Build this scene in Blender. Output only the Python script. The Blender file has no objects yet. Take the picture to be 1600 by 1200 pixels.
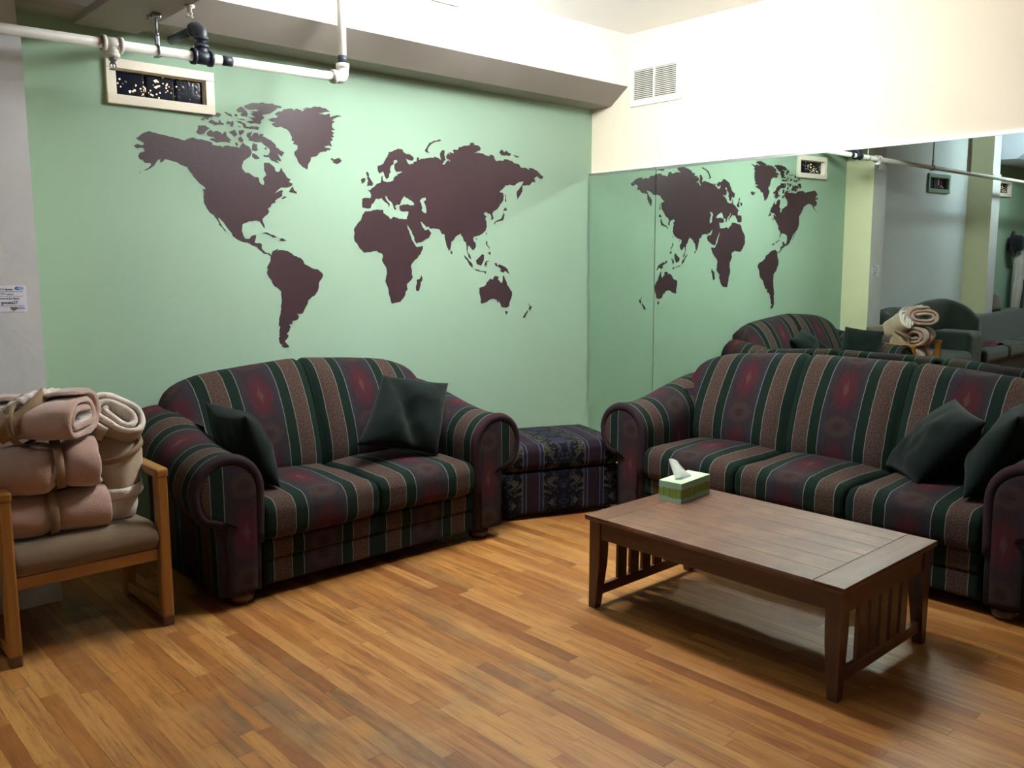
import bpy, bmesh, math, random
from mathutils import Vector, Matrix, noise
from mathutils.geometry import tessellate_polygon
random.seed(7)
S = bpy.context.scene
COL = S.collection
PI = math.pi

# ---------------------------------------------------------------- helpers
def link(o, parent=None):
    COL.objects.link(o)
    if parent is not None:
        o.parent = parent
    return o

def thing(name, label, cat, loc=(0, 0, 0), rz=0.0, group=None, kind=None):
    o = bpy.data.objects.new(name, None)
    o.empty_display_size = 0.1
    o.location = loc
    o.rotation_euler = (0, 0, rz)
    link(o)
    return tag(o, label, cat, group, kind)

def tag(o, label=None, cat=None, group=None, kind=None):
    if label: o['label'] = label
    if cat: o['category'] = cat
    if group: o['group'] = group
    if kind: o['kind'] = kind
    return o

class MB:
    """collects faces, links them as ONE mesh object"""
    def __init__(s): s.v = []; s.f = []; s.uv = []; s.m = []; s.sm = []
    def add(s, verts, faces, uvs=None, mat=0, smooth=False):
        b = len(s.v); s.v += [tuple(v) for v in verts]
        for i, f in enumerate(faces):
            s.f.append([b + k for k in f])
            s.uv.append(uvs[i] if uvs else [(0, 0)] * len(f))
            s.m.append(mat); s.sm.append(smooth)
        return s
    def box(s, x0, x1, y0, y1, z0, z1, mat=0, M=None, bev=0.0):
        if bev > 0:
            return s.rbox(x0, x1, y0, y1, z0, z1, bev, mat, M)
        v = [(x, y, z) for z in (z0, z1) for y in (y0, y1) for x in (x0, x1)]
        f = [(0, 2, 3, 1), (4, 5, 7, 6), (0, 1, 5, 4), (2, 6, 7, 3), (0, 4, 6, 2), (1, 3, 7, 5)]
        if M is not None: v = [M @ Vector(p) for p in v]
        uv = []
        for q in f:
            P = [Vector(v[k]) for k in q]
            nx = [abs(c) for c in (P[1] - P[0]).cross(P[2] - P[0])]
            a = nx.index(max(nx))
            uv.append([((p.y, p.z) if a == 0 else (p.x, p.z) if a == 1 else (p.x, p.y)) for p in P])
        return s.add(v, f, uv, mat)
    def rbox(s, x0, x1, y0, y1, z0, z1, b, mat=0, M=None, seg=2):
        bm = bmesh.new()
        bmesh.ops.create_cube(bm, size=1.0)
        for v in bm.verts:
            v.co = Vector(((x0 + x1) / 2 + v.co.x * (x1 - x0), (y0 + y1) / 2 + v.co.y * (y1 - y0), (z0 + z1) / 2 + v.co.z * (z1 - z0)))
        bmesh.ops.bevel(bm, geom=bm.edges[:], offset=b, segments=seg, affect='EDGES', profile=0.5)
        return s.bm(bm, mat, M)
    def bm(s, bm, mat=0, M=None, smooth=False):
        bm.verts.ensure_lookup_table()
        for i, v in enumerate(bm.verts): v.index = i
        v = [(M @ v.co) if M is not None else v.co.copy() for v in bm.verts]
        f = [[k.index for k in q.verts] for q in bm.faces]
        uv = []
        for q in f:
            P = [v[k] for k in q]
            nx = [abs(c) for c in (P[1] - P[0]).cross(P[2] - P[0])]
            a = nx.index(max(nx))
            uv.append([((p.y, p.z) if a == 0 else (p.x, p.z) if a == 1 else (p.x, p.y)) for p in P])
        bm.free()
        return s.add(v, f, uv, mat, smooth)
    def loft(s, secs, us=None, closed=True, cap=True, mat=0, smooth=True, swap=False):
        n, m = len(secs), len(secs[0])
        secs = [[Vector(p) for p in sc] for sc in secs]
        ref = secs[n // 2]
        vl = [0.0]
        for j in range(m):
            vl.append(vl[-1] + (ref[(j + 1) % m] - ref[j]).length)
        if us is None:
            us = [0.0]
            for i in range(1, n):
                us.append(us[-1] + (secs[i][0] - secs[i - 1][0]).length)
        V = [p for sc in secs for p in sc]
        F, U = [], []
        for i in range(n - 1):
            for j in range(m if closed else m - 1):
                k = (j + 1) % m
                F.append((i * m + j, i * m + k, (i + 1) * m + k, (i + 1) * m + j))
                q = [(us[i], vl[j]), (us[i], vl[j + 1]), (us[i + 1], vl[j + 1]), (us[i + 1], vl[j])]
                U.append([(b, a) for a, b in q] if swap else q)
        s.add(V, F, U, mat, smooth)
        if cap and closed:
            b = len(s.v) - len(V)
            for i, rev in ((0, True), (n - 1, False)):
                idx = [b + i * m + j for j in range(m)]
                uvp = [(us[i], vl[j]) for j in range(m)]
                if swap: uvp = [(y, x) for x, y in uvp]
                if rev: idx.reverse(); uvp.reverse()
                s.f.append(idx); s.uv.append(uvp); s.m.append(mat); s.sm.append(smooth)
        return s
    def tube(s, pts, r, n=14, mat=0, cap=True, closed=False):
        pts = [Vector(p) for p in pts]
        rs = r if isinstance(r, (list, tuple)) else [r] * len(pts)
        secs = []; prev = None
        N = len(pts)
        for i, p in enumerate(pts):
            if closed:
                t = pts[(i + 1) % N] - pts[i - 1]
            else:
                t = (pts[min(i + 1, N - 1)] - pts[max(i - 1, 0)])
            t.normalize()
            if prev is None:
                a = Vector((0, 0, 1)) if abs(t.z) < 0.9 else Vector((1, 0, 0))
                x = t.cross(a).normalized()
            else:
                x = (prev - t * prev.dot(t)).normalized()
            prev = x
            y = t.cross(x)
            secs.append([p + (x * math.cos(2 * PI * k / n) + y * math.sin(2 * PI * k / n)) * rs[i] for k in range(n)])
        if closed: secs.append(secs[0])
        return s.loft(secs, None, True, cap and not closed, mat)
    def lathe(s, prof, n=24, mat=0, M=None):
        secs = [[Vector((r * math.cos(2 * PI * k / n), r * math.sin(2 * PI * k / n), z)) for k in range(n)] for r, z in prof]
        if M is not None: secs = [[M @ p for p in sc] for sc in secs]
        return s.loft(secs, None, True, True, mat)
    def poly(s, outer, holes, fn, mat=0):
        """flat polygon with holes from 2-D lists, mapped through fn(x,y)"""
        loops = [[Vector((a, b, 0)) for a, b in outer]] + [[Vector((a, b, 0)) for a, b in h] for h in holes]
        flat = [p for l in loops for p in l]
        tri = tessellate_polygon(loops)
        return s.add([fn(p.x, p.y) for p in flat], [tuple(t) for t in tri], [[(flat[k].x, flat[k].y) for k in t] for t in tri], mat)
    def build(s, name, mat, parent=None, fixn=True, sub=0):
        me = bpy.data.meshes.new(name)
        me.from_pydata(s.v, [], s.f)
        uv = me.uv_layers.new(name='UVMap')
        k = 0
        for i, p in enumerate(me.polygons):
            p.material_index = s.m[i]; p.use_smooth = s.sm[i]
            for a in s.uv[i]:
                uv.data[k].uv = a; k += 1
        for mm in (mat if isinstance(mat, (list, tuple)) else [mat]):
            me.materials.append(mm)
        if fixn:
            bm = bmesh.new(); bm.from_mesh(me)
            bmesh.ops.recalc_face_normals(bm, faces=bm.faces)
            bm.to_mesh(me); bm.free()
        me.update()
        o = bpy.data.objects.new(name, me)
        if sub:
            md = o.modifiers.new('sub', 'SUBSURF'); md.levels = sub; md.render_levels = sub
        return link(o, parent)

def catmull(P, n=8, closed=False):
    P = [Vector(p) for p in P]; out = []; N = len(P)
    for i in range(N if closed else N - 1):
        if closed: a, b, c, d = P[i - 1], P[i], P[(i + 1) % N], P[(i + 2) % N]
        else: a, b, c, d = P[max(i - 1, 0)], P[i], P[i + 1], P[min(i + 2, N - 1)]
        for k in range(n):
            t = k / n
            out.append(0.5 * ((2 * b) + (c - a) * t + (2 * a - 5 * b + 4 * c - d) * t * t + (3 * b - a - 3 * c + d) * t ** 3))
    if not closed: out.append(P[-1].copy())
    return out

def rrect(x0, x1, y0, y1, r, n=6, m=5):
    """rounded rectangle as a list of 2-D points, with m points along each straight run"""
    out = []
    cs = [(x1 - r, y0 + r, -PI / 2), (x1 - r, y1 - r, 0), (x0 + r, y1 - r, PI / 2), (x0 + r, y0 + r, PI)]
    for i, (cx, cy, a0) in enumerate(cs):
        arc = [(cx + r * math.cos(a0 + PI / 2 * k / n), cy + r * math.sin(a0 + PI / 2 * k / n)) for k in range(n + 1)]
        out += arc
        nx, ny, na = cs[(i + 1) % 4]
        q = (nx + r * math.cos(na), ny + r * math.sin(na)); p = arc[-1]
        out += [(p[0] + (q[0] - p[0]) * k / m, p[1] + (q[1] - p[1]) * k / m) for k in range(1, m)]
    return out

def sstep(a, b, x):
    t = max(0.0, min(1.0, (x - a) / (b - a))); return t * t * (3 - 2 * t)

# ---------------------------------------------------------------- materials
def lin(c):
    return tuple(((v / 255) / 12.92 if v / 255 <= 0.04045 else ((v / 255 + 0.055) / 1.055) ** 2.4) for v in c) + (1.0,)

class NT:
    def __init__(s, name, rough=0.6, spec=0.5):
        s.mat = bpy.data.materials.new(name); s.mat.use_nodes = True
        s.t = s.mat.node_tree; s.n = s.t.nodes; s.l = s.t.links
        s.b = s.n['Principled BSDF']
        s.b.inputs['Roughness'].default_value = rough
        s.b.inputs['Specular IOR Level'].default_value = spec
    def node(s, typ, **kw):
        n = s.n.new(typ)
        for k, v in kw.items(): setattr(n, k, v)
        return n
    def set(s, inp, v):
        if isinstance(v, bpy.types.NodeSocket): s.l.new(v, inp)
        else: inp.default_value = v
    def math(s, op, a, b=0.0, c=0.0, clamp=False):
        n = s.node('ShaderNodeMath', operation=op, use_clamp=clamp)
        for i, v in enumerate((a, b, c)): s.set(n.inputs[i], v)
        return n.outputs[0]
    def smooth(s, x, a, b):
        n = s.node('ShaderNodeMapRange', interpolation_type='SMOOTHSTEP')
        s.set(n.inputs[0], x); n.inputs[1].default_value = a; n.inputs[2].default_value = b
        return n.outputs[0]
    def mix(s, f, a, b, typ='MIX'):
        n = s.node('ShaderNodeMix', data_type='RGBA', blend_type=typ)
        s.set(n.inputs[0], f); s.set(n.inputs[6], a); s.set(n.inputs[7], b)
        return n.outputs[2]
    def ramp(s, f, stops, const=False):
        n = s.node('ShaderNodeValToRGB'); r = n.color_ramp
        r.interpolation = 'CONSTANT' if const else 'LINEAR'
        while len(r.elements) < len(stops): r.elements.new(0.5)
        for e, (p, c) in zip(r.elements, stops): e.position = p; e.color = c
        s.set(n.inputs[0], f); return n.outputs[0]
    def noise(s, vec=None, scale=5, detail=3, rough=0.5, dist=0.0):
        n = s.node('ShaderNodeTexNoise')
        if vec is not None: s.l.new(vec, n.inputs['Vector'])
        n.inputs['Scale'].default_value = scale; n.inputs['Detail'].default_value = detail
        n.inputs['Roughness'].default_value = rough; n.inputs['Distortion'].default_value = dist
        return n.outputs['Fac'], n.outputs['Color']
    def obj(s): return s.node('ShaderNodeTexCoord').outputs['Object']
    def uv(s):
        n = s.node('ShaderNodeTexCoord'); sp = s.node('ShaderNodeSeparateXYZ')
        s.l.new(n.outputs['UV'], sp.inputs[0]); return n.outputs['UV'], sp.outputs[0], sp.outputs[1]
    def sep(s, v):
        sp = s.node('ShaderNodeSeparateXYZ'); s.l.new(v, sp.inputs[0]); return sp.outputs
    def comb(s, x, y, z=0.0):
        n = s.node('ShaderNodeCombineXYZ')
        for i, v in enumerate((x, y, z)): s.set(n.inputs[i], v)
        return n.outputs[0]
    def white(s, v, dims='3D'):
        n = s.node('ShaderNodeTexWhiteNoise', noise_dimensions=dims)
        s.l.new(v, n.inputs['W' if dims == '1D' else 'Vector']); return n.outputs['Value'], n.outputs['Color']
    def base(s, c): s.set(s.b.inputs['Base Color'], c)
    def rough(s, r): s.set(s.b.inputs['Roughness'], r)
    def bump(s, h, strength=0.2, dist=0.01):
        n = s.node('ShaderNodeBump'); n.inputs['Strength'].default_value = strength
        n.inputs['Distance'].default_value = dist; s.l.new(h, n.inputs['Height'])
        s.l.new(n.outputs[0], s.b.inputs['Normal'])

def paint(name, c, c2=None, rough=0.6, scale=3.0, bs=0.08, fine=60, spec=0.35):
    t = NT(name, rough, spec); o = t.obj()
    f, _ = t.noise(o, scale, 4)
    t.base(t.mix(f, lin(c), lin(c2 or [max(0, v - 8) for v in c])))
    h, _ = t.noise(o, fine, 4); t.bump(h, bs, 0.004)
    return t.mat

def plain(name, c, rough=0.5, spec=0.5, metal=0.0, coat=0.0):
    t = NT(name, rough, spec); o = t.obj(); f, _ = t.noise(o, 25, 3)
    t.base(t.mix(f, lin(c), lin([v * 0.9 for v in c])))
    t.b.inputs['Metallic'].default_value = metal; t.b.inputs['Coat Weight'].default_value = coat
    return t.mat

def cloth(name, c, c2, rough=0.9, scale=14, fine=420, bs=0.35, sheen=0.3):
    t = NT(name, rough, 0.2); o = t.obj()
    f, _ = t.noise(o, scale, 4, 0.6); f2, _ = t.noise(o, fine, 2)
    t.base(t.mix(t.math('ADD', t.math('MULTIPLY', f, 0.7), t.math('MULTIPLY', f2, 0.3)), lin(c), lin(c2)))
    t.b.inputs['Sheen Weight'].default_value = sheen
    t.bump(f2, bs, 0.003); return t.mat

def wood(name, c, c2, axis='X', rough=0.4, k=1.0, worn=None, coat=0.1):
    """grain runs along the given object axis"""
    t = NT(name, rough, 0.5); o = t.obj(); s3 = t.sep(o)
    sc = {'X': (2.0, 26.0, 26.0), 'Y': (26.0, 2.0, 26.0), 'Z': (26.0, 26.0, 2.0)}[axis]
    v = t.comb(t.math('MULTIPLY', s3[0], sc[0] * k), t.math('MULTIPLY', s3[1], sc[1] * k), t.math('MULTIPLY', s3[2], sc[2] * k))
    f, _ = t.noise(v, 1.0, 6, 0.65, 0.4)
    col = t.mix(t.smooth(f, 0.3, 0.75), lin(c), lin(c2))
    if worn:
        w, _ = t.noise(o, 5.0, 5, 0.6); w2, _ = t.noise(v, 2.5, 3)
        col = t.mix(t.math('MULTIPLY', t.smooth(w, 0.42, 0.66), t.math('MULTIPLY', t.smooth(w2, 0.3, 0.6), 0.7)), col, lin(worn))
    t.base(col); t.bump(f, 0.12, 0.002); t.b.inputs['Coat Weight'].default_value = coat
    return t.mat

def stripe_fabric(name, half, b):
    """woven upholstery stripes: u across (metres, centred on the medallion stripe), v along"""
    w, g1, br = b                         # end of medallion stripe, first green, brown
    t = NT(name, 0.92, 0.15); uvv, u0, v = t.uv(); o = t.obj()
    wob, _ = t.noise(uvv, 22, 2)
    u = t.math('ADD', u0, t.math('MULTIPLY', t.math('SUBTRACT', wob, 0.5), 0.006))
    a = t.math('PINGPONG', u, half)
    fine, _ = t.noise(uvv, 260, 2, 0.7)
    mid, _ = t.noise(uvv, 55, 3, 0.6)
    green = t.mix(fine, lin((12, 26, 21)), lin((21, 35, 29)))
    sp_, _ = t.noise(uvv, 130, 2, 0.7)
    brown = t.mix(t.smooth(sp_, 0.36, 0.64), lin((52, 35, 35)), lin((78, 63, 54)))
    line = lin((112, 112, 108))
    # medallion stripe: the figure repeats every 0.42 m along v
    tt = t.math('DIVIDE', t.math('PINGPONG', v, 0.21), 0.21)
    an = t.math('DIVIDE', a, w)
    edge = t.smooth(an, 0.45, 1.0)
    mauve = t.mix(edge, lin((46, 35, 40)), lin((43, 43, 50)))
    mauve = t.mix(t.math('MULTIPLY', fine, 0.5), mauve, lin((35, 30, 33)))
    jag = t.math('MULTIPLY', t.math('SUBTRACT', mid, 0.5), 0.95)
    st, _ = t.noise(t.comb(t.math('MULTIPLY', u, 95.0), t.math('MULTIPLY', v, 7.0), 1.0), 1.0, 3, 0.6)
    mauve = t.mix(t.math('MULTIPLY', t.smooth(st, 0.45, 0.7), 0.5), mauve, lin((32, 26, 32)))
    d1 = t.math('SQRT', t.math('ADD', t.math('POWER', t.math('MULTIPLY', an, 1.2), 2), t.math('POWER', t.math('MULTIPLY', tt, 1.35), 2)))
    d1 = t.math('ADD', d1, jag)
    red = t.mix(t.math('MULTIPLY', t.math('SUBTRACT', 1.0, t.smooth(d1, 0.35, 1.0)), t.math('SUBTRACT', 1.1, t.math('MULTIPLY', st, 0.7))), mauve, lin((72, 26, 34)))
    core = t.math('SUBTRACT', 1.0, t.smooth(t.math('ADD', t.math('ADD', t.math('MULTIPLY', an, 5.0), t.math('MULTIPLY', tt, 3.6)), jag), 0.5, 1.1))
    red = t.mix(t.math('MULTIPLY', core, 0.55), red, lin((75, 64, 55)))
    d2 = t.math('SQRT', t.math('ADD', t.math('POWER', t.math('MULTIPLY', an, 1.35), 2), t.math('POWER', t.math('MULTIPLY', t.math('SUBTRACT', 1.0, tt), 3.6), 2)))
    d2 = t.math('ADD', d2, jag)
    ring = t.math('MULTIPLY', t.smooth(d2, 0.3, 0.5), t.math('SUBTRACT', 1.0, t.smooth(d2, 0.75, 1.15)))
    wide = t.mix(t.math('MULTIPLY', ring, 0.55), red, lin((61, 48, 43)))
    cen = t.math('SUBTRACT', 1.0, t.smooth(d2, 0.2, 0.42))
    wide = t.mix(t.math('MULTIPLY', cen, 0.7), wide, lin((52, 30, 30)))
    def band(x0, x1): return t.math('MULTIPLY', t.math('GREATER_THAN', a, x0), t.math('LESS_THAN', a, x1))
    c = t.mix(band(w, half + 1), wide, green)
    c = t.mix(band(g1, br), c, brown)
    lw = 0.0036
    dash = t.math('ADD', 0.55, t.math('MULTIPLY', fine, 0.6), clamp=True)
    for x in (w, g1, br):
        if x < half - 0.001:
            c = t.mix(t.math('MULTIPLY', band(x - lw / 2, x + lw / 2), dash), c, line)
    t.base(c)
    t.bump(t.math('ADD', fine, t.math('MULTIPLY', mid, 0.6)), 0.35, 0.003)
    return t.mat

def damask_fabric(name):
    t = NT(name, 0.9, 0.15); uvv, u, v = t.uv()
    p = t.math('PINGPONG', u, 0.2)                       # 0 motif axis, .2 stripe axis
    q = t.math('SUBTRACT', 0.2, p)
    vec = t.comb(p, t.math('PINGPONG', v, 0.5), 0.0)
    f, _ = t.noise(vec, 22, 2.5, 0.55, 1.4)
    f2, _ = t.noise(vec, 75, 2, 0.5, 0.8); fine, _ = t.noise(uvv, 240, 2)
    m = t.math('MULTIPLY', t.smooth(f, 0.47, 0.52), t.smooth(f2, 0.36, 0.5))
    tan = t.mix(t.smooth(p, 0.02, 0.10), lin((39, 43, 59)), lin((65, 60, 48)))
    dam = t.mix(m, t.mix(fine, lin((8, 9, 16)), lin((14, 14, 22))), tan)
    def band(x0, x1): return t.math('MULTIPLY', t.math('GREATER_THAN', q, x0), t.math('LESS_THAN', q, x1))
    c = t.mix(band(-1, 0.068), dam, t.mix(fine, lin((21, 22, 38)), lin((30, 31, 47))))
    c = t.mix(band(-1, 0.040), c, t.mix(fine, lin((31, 19, 29)), lin((39, 26, 34))))
    for x in (0.042, 0.066):
        c = t.mix(t.math('MULTIPLY', band(x - 0.0028, x + 0.0028), 0.8), c, lin((79, 81, 94)))
    t.base(c); t.bump(fine, 0.3, 0.003); return t.mat

def floor_mat():
    t = NT('oak_strip_floor', 0.3, 0.35); o = t.obj(); s3 = t.sep(o)
    x, y = s3[0], s3[1]; W = 0.058
    row = t.math('FLOOR', t.math('DIVIDE', x, W)); fx = t.math('FRACT', t.math('DIVIDE', x, W))
    r1, rc = t.white(row, '1D'); rs = t.sep(rc)
    L = t.math('ADD', 0.5, t.math('MULTIPLY', rs[0], 0.9))
    yy = t.math('DIVIDE', t.math('ADD', y, t.math('MULTIPLY', r1, 9.0)), L)
    col = t.math('FLOOR', yy); fy = t.math('MULTIPLY', t.math('FRACT', yy), L)
    w1, wc = t.white(t.comb(row, col, 3.0)); ws = t.sep(wc)
    gv = t.comb(t.math('ADD', t.math('MULTIPLY', x, 30.0), t.math('MULTIPLY', w1, 50.0)), t.math('ADD', t.math('MULTIPLY', y, 2.2), t.math('MULTIPLY', ws[1], 37.0)), 0.0)
    g, _ = t.noise(gv, 1.0, 5, 0.62, 0.7)
    gv2 = t.comb(t.math('ADD', t.math('MULTIPLY', x, 9.0), t.math('MULTIPLY', w1, 50.0)), t.math('ADD', t.math('MULTIPLY', y, 0.9), t.math('MULTIPLY', ws[2], 31.0)), 0.0)
    g2, _ = t.noise(gv2, 1.5, 4, 0.6, 2.2)
    c = t.ramp(w1, [(0.0, lin((125, 74, 34))), (0.12, lin((142, 89, 42))), (0.4, lin((156, 103, 49))), (0.75, lin((169, 118, 60))), (1.0, lin((180, 133, 74)))])
    c = t.mix(t.math('MULTIPLY', t.smooth(g, 0.42, 0.72), 0.75), c, lin((107, 64, 28)))
    c = t.mix(t.math('MULTIPLY', t.smooth(g2, 0.50, 0.72), 0.5), c, lin((124, 76, 35)))
    # reddish boards, a few dark ones
    c = t.mix(t.math('MULTIPLY', t.math('GREATER_THAN', ws[0], 0.88), 0.28), c, lin((138, 82, 48)))
    c = t.mix(t.math('MULTIPLY', t.math('GREATER_THAN', ws[2], 0.975), 0.45), c, lin((82, 55, 37)))
    # grey water-stained patches (stay with the boards)
    pt, _ = t.noise(t.comb(t.math('MULTIPLY', x, 1.6), t.math('MULTIPLY', y, 1.0), 4.2), 1.0, 4, 0.6)
    band = t.math('MULTIPLY', t.smooth(x, 0.7, 1.0), t.math('SUBTRACT', 1.0, t.smooth(x, 2.0, 2.5)))
    band = t.math('MULTIPLY', band, t.smooth(y, 1.2, 1.7))
    gr = t.math('MULTIPLY', t.math('MULTIPLY', t.smooth(pt, 0.50, 0.64), band), t.smooth(t.math('ADD', g, t.math('MULTIPLY', ws[1], 0.6)), 0.5, 0.95))
    c = t.mix(t.math('MULTIPLY', gr, 0.62), c, lin((96, 80, 62)))
    wear, _ = t.noise(o, 2.6, 5, 0.65)
    c = t.mix(t.math('MULTIPLY', t.smooth(wear, 0.5, 0.75), 0.25), c, lin((182, 148, 99)))
    fl, _ = t.noise(t.comb(t.math('MULTIPLY', x, 150.0), t.math('ADD', t.math('MULTIPLY', y, 11.0), t.math('MULTIPLY', w1, 20.0)), 0.0), 1.0, 3, 0.6)
    c = t.mix(t.math('MULTIPLY', t.smooth(fl, 0.56, 0.72), 0.5), c, lin((96, 58, 26)))
    # seams
    sx = t.math('MINIMUM', fx, t.math('SUBTRACT', 1.0, fx))
    sy = t.math('MINIMUM', fy, t.math('SUBTRACT', L, fy))
    seam = t.math('MAXIMUM', t.math('LESS_THAN', sx, 0.016), t.math('LESS_THAN', sy, 0.0011))
    sn, _ = t.noise(o, 7, 3)
    c = t.mix(t.math('MULTIPLY', seam, t.smooth(sn, 0.35, 0.65)), c, lin((58, 35, 19)))
    t.base(c)
    rg, _ = t.noise(o, 6, 4); t.rough(t.math('ADD', 0.36, t.math('MULTIPLY', rg, 0.24)))
    t.bump(t.math('SUBTRACT', g, t.math('MULTIPLY', seam, 1.5)), 0.08, 0.002)
    t.b.inputs['Coat Weight'].default_value = 0.04; t.b.inputs['Coat Roughness'].default_value = 0.2
    return t.mat

def emit(name, c, s):
    t = NT(name); t.base((0.8, 0.8, 0.8, 1)); t.b.inputs['Emission Color'].default_value = c
    t.b.inputs['Emission Strength'].default_value = s; return t.mat

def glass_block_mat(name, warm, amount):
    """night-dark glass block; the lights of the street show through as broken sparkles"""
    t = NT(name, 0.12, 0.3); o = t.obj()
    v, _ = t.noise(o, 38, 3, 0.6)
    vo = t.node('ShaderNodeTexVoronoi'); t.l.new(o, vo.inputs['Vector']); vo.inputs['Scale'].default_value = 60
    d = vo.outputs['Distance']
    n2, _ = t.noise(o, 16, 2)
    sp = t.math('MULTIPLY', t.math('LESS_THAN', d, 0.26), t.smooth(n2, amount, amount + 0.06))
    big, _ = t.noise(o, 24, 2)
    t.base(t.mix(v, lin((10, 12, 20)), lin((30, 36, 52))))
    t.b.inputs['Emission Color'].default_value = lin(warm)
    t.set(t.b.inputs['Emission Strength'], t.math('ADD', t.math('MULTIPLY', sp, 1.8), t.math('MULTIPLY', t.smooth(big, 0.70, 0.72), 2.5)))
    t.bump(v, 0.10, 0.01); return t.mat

def mirror_mat():
    t = NT('silvered_mirror', 0.0, 0.5); t.b.inputs['Metallic'].default_value = 1.0
    o = t.obj(); f, _ = t.noise(o, 0.8, 2)
    t.base(t.mix(f, (0.66, 0.77, 0.70, 1), (0.70, 0.80, 0.74, 1)))
    return t.mat

M = dict(
    green=paint('green_wall_paint', (152, 180, 158), (147, 175, 153), 0.8, 1.5),
    cream=paint('cream_wall_paint', (247, 234, 214), (243, 230, 210), 0.6, 2),
    plaster=paint('pale_plaster', (206, 208, 208), (195, 197, 198), 0.75, 9, 0.35, 24),
    blue=paint('pale_blue_paint', (220, 230, 234), (212, 224, 229), 0.7, 3, 0.15, 30),
    pillarside=paint('bounce_tinted_plaster', (222, 221, 184), (215, 214, 176), 0.75, 6, 0.3, 24),  # pillar plaster with bounce light from the green wall put into its colour
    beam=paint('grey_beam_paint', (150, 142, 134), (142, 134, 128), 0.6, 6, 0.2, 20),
    bluebeam=paint('pale_blue_grey_paint', (206, 214, 226), (198, 206, 220)),
    white=paint('white_ceiling_paint', (250, 249, 246), (246, 245, 242), 0.7, 4),
    trim=paint('cream_gloss_trim', (240, 232, 216), (232, 222, 206), 0.4, 8, 0.05),
    sage=paint('sage_trim', (118, 148, 128), (108, 138, 118), 0.45, 8, 0.05),
    floor=floor_mat(),
    decal=None,
    mirror=mirror_mat(),
    edge=plain('ground_glass_edge', (30, 48, 42), 0.3),
    alu=plain('aluminium', (200, 204, 206), 0.3, 0.5, 0.9),
    pipe=paint('painted_pipe', (222, 219, 212), (206, 203, 196), 0.45, 14, 0.2, 40),
    iron=plain('black_iron', (38, 46, 62), 0.45),
    steel=plain('zinc_steel', (150, 154, 160), 0.35, 0.5, 0.85),
    fab=stripe_fabric('striped_upholstery', 0.2, (0.098, 0.156, 0.2)),
    dam=damask_fabric('navy_damask_upholstery'),
    bun=wood('dark_bun_foot_wood', (60, 34, 22), (88, 52, 32), 'Z', 0.25, coat=0.5),
    velvet=cloth('dark_green_plush', (4, 14, 12), (8, 22, 19), 0.9, 9, 500, 0.3, 0.06),
    oak=wood('honey_oak', (156, 106, 46), (134, 86, 34), 'Z', 0.4),
    oak_x=wood('honey_oak_rail', (148, 98, 44), (126, 78, 32), 'X', 0.4),
    oak_y=wood('honey_oak_arm', (156, 106, 46), (134, 86, 34), 'Y', 0.4),
    taupe=cloth('taupe_seat_cloth', (124, 103, 80), (102, 85, 66), 0.9, 20, 380, 0.4),
    pink=cloth('pink_beige_fleece', (178, 146, 132), (156, 124, 112), 0.95, 12, 260, 0.7, 0.6),
    beige=cloth('tan_fleece', (170, 148, 122), (144, 122, 98), 0.95, 12, 260, 0.7, 0.6),
    sherpa=cloth('white_sherpa', (220, 210, 200), (192, 180, 170), 0.98, 60, 170, 1.0, 0.6),
    ribbon=cloth('tan_ribbon', (144, 118, 90), (124, 100, 76), 0.7, 10, 300, 0.2, 0.1),
    walnut=wood('dark_stained_wood', (84, 48, 28), (56, 30, 18), 'Z', 0.35, coat=0.25),
    walnut_y=wood('dark_stained_rail_wood', (84, 48, 28), (56, 30, 18), 'Y', 0.35, coat=0.25),
    walnut_x=wood('dark_stained_end_wood', (100, 58, 36), (74, 42, 26), 'X', 0.45, worn=(108, 72, 50), coat=0.08),
    top=wood('worn_table_top_wood', (104, 68, 50), (78, 48, 34), 'Y', 0.45, worn=(130, 96, 70), coat=0.08),
    paper=paint('white_paper', (226, 228, 240), (220, 222, 236), 0.7, 20, 0.02),
    ink=plain('black_ink', (24, 22, 40), 0.8),
    inkgrey=plain('grey_ink', (110, 112, 140), 0.8),
    inkblue=plain('blue_ink', (58, 96, 190), 0.8),
    inklight=plain('pale_blue_ink', (150, 184, 228), 0.8),
    inkbrown=plain('grey_brown_ink', (112, 106, 96), 0.8),
    cavity=plain('dark_cavity', (64, 66, 64), 0.9),
    ventp=paint('white_vent_enamel', (240, 238, 230), (234, 232, 226), 0.35, 8, 0.03),
    footcap=wood('dark_leg_tip_wood', (92, 56, 34), (74, 44, 28), 'Z', 0.5),
    tissue=paint('white_tissue', (246, 246, 248), (238, 238, 242), 0.9, 8, 0.1),
    boxtop=paint('pale_green_card', (196, 232, 180), (184, 222, 168), 0.5, 8, 0.02),
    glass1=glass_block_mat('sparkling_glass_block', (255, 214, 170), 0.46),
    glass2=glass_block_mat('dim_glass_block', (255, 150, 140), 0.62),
    grout=plain('grey_mortar', (120, 122, 124), 0.8),
    moss=cloth('grey_green_upholstery', (46, 58, 53), (34, 45, 41), 0.9, 10, 260, 0.3),
    maroon=cloth('maroon_cloth', (96, 36, 52), (74, 26, 40), 0.9, 10, 260, 0.3),
    black=cloth('black_felt', (16, 16, 20), (28, 28, 32), 0.9, 10, 260, 0.2),
    coat=cloth('grey_white_coat_cloth', (206, 198, 188), (120, 116, 118), 0.9, 7, 260, 0.3),
    navy=cloth('dark_navy_cloth', (30, 34, 48), (44, 46, 60), 0.9, 10, 260, 0.3),
    bag=cloth('brown_bag_cloth', (104, 66, 52), (60, 42, 36), 0.9, 10, 260, 0.3),
)
t = NT('dark_brown_vinyl', 0.42, 0.45); o = t.obj()
f, _ = t.noise(o, 4, 4); f2, _ = t.noise(o, 26, 3, 0.6, 1.5)
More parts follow.
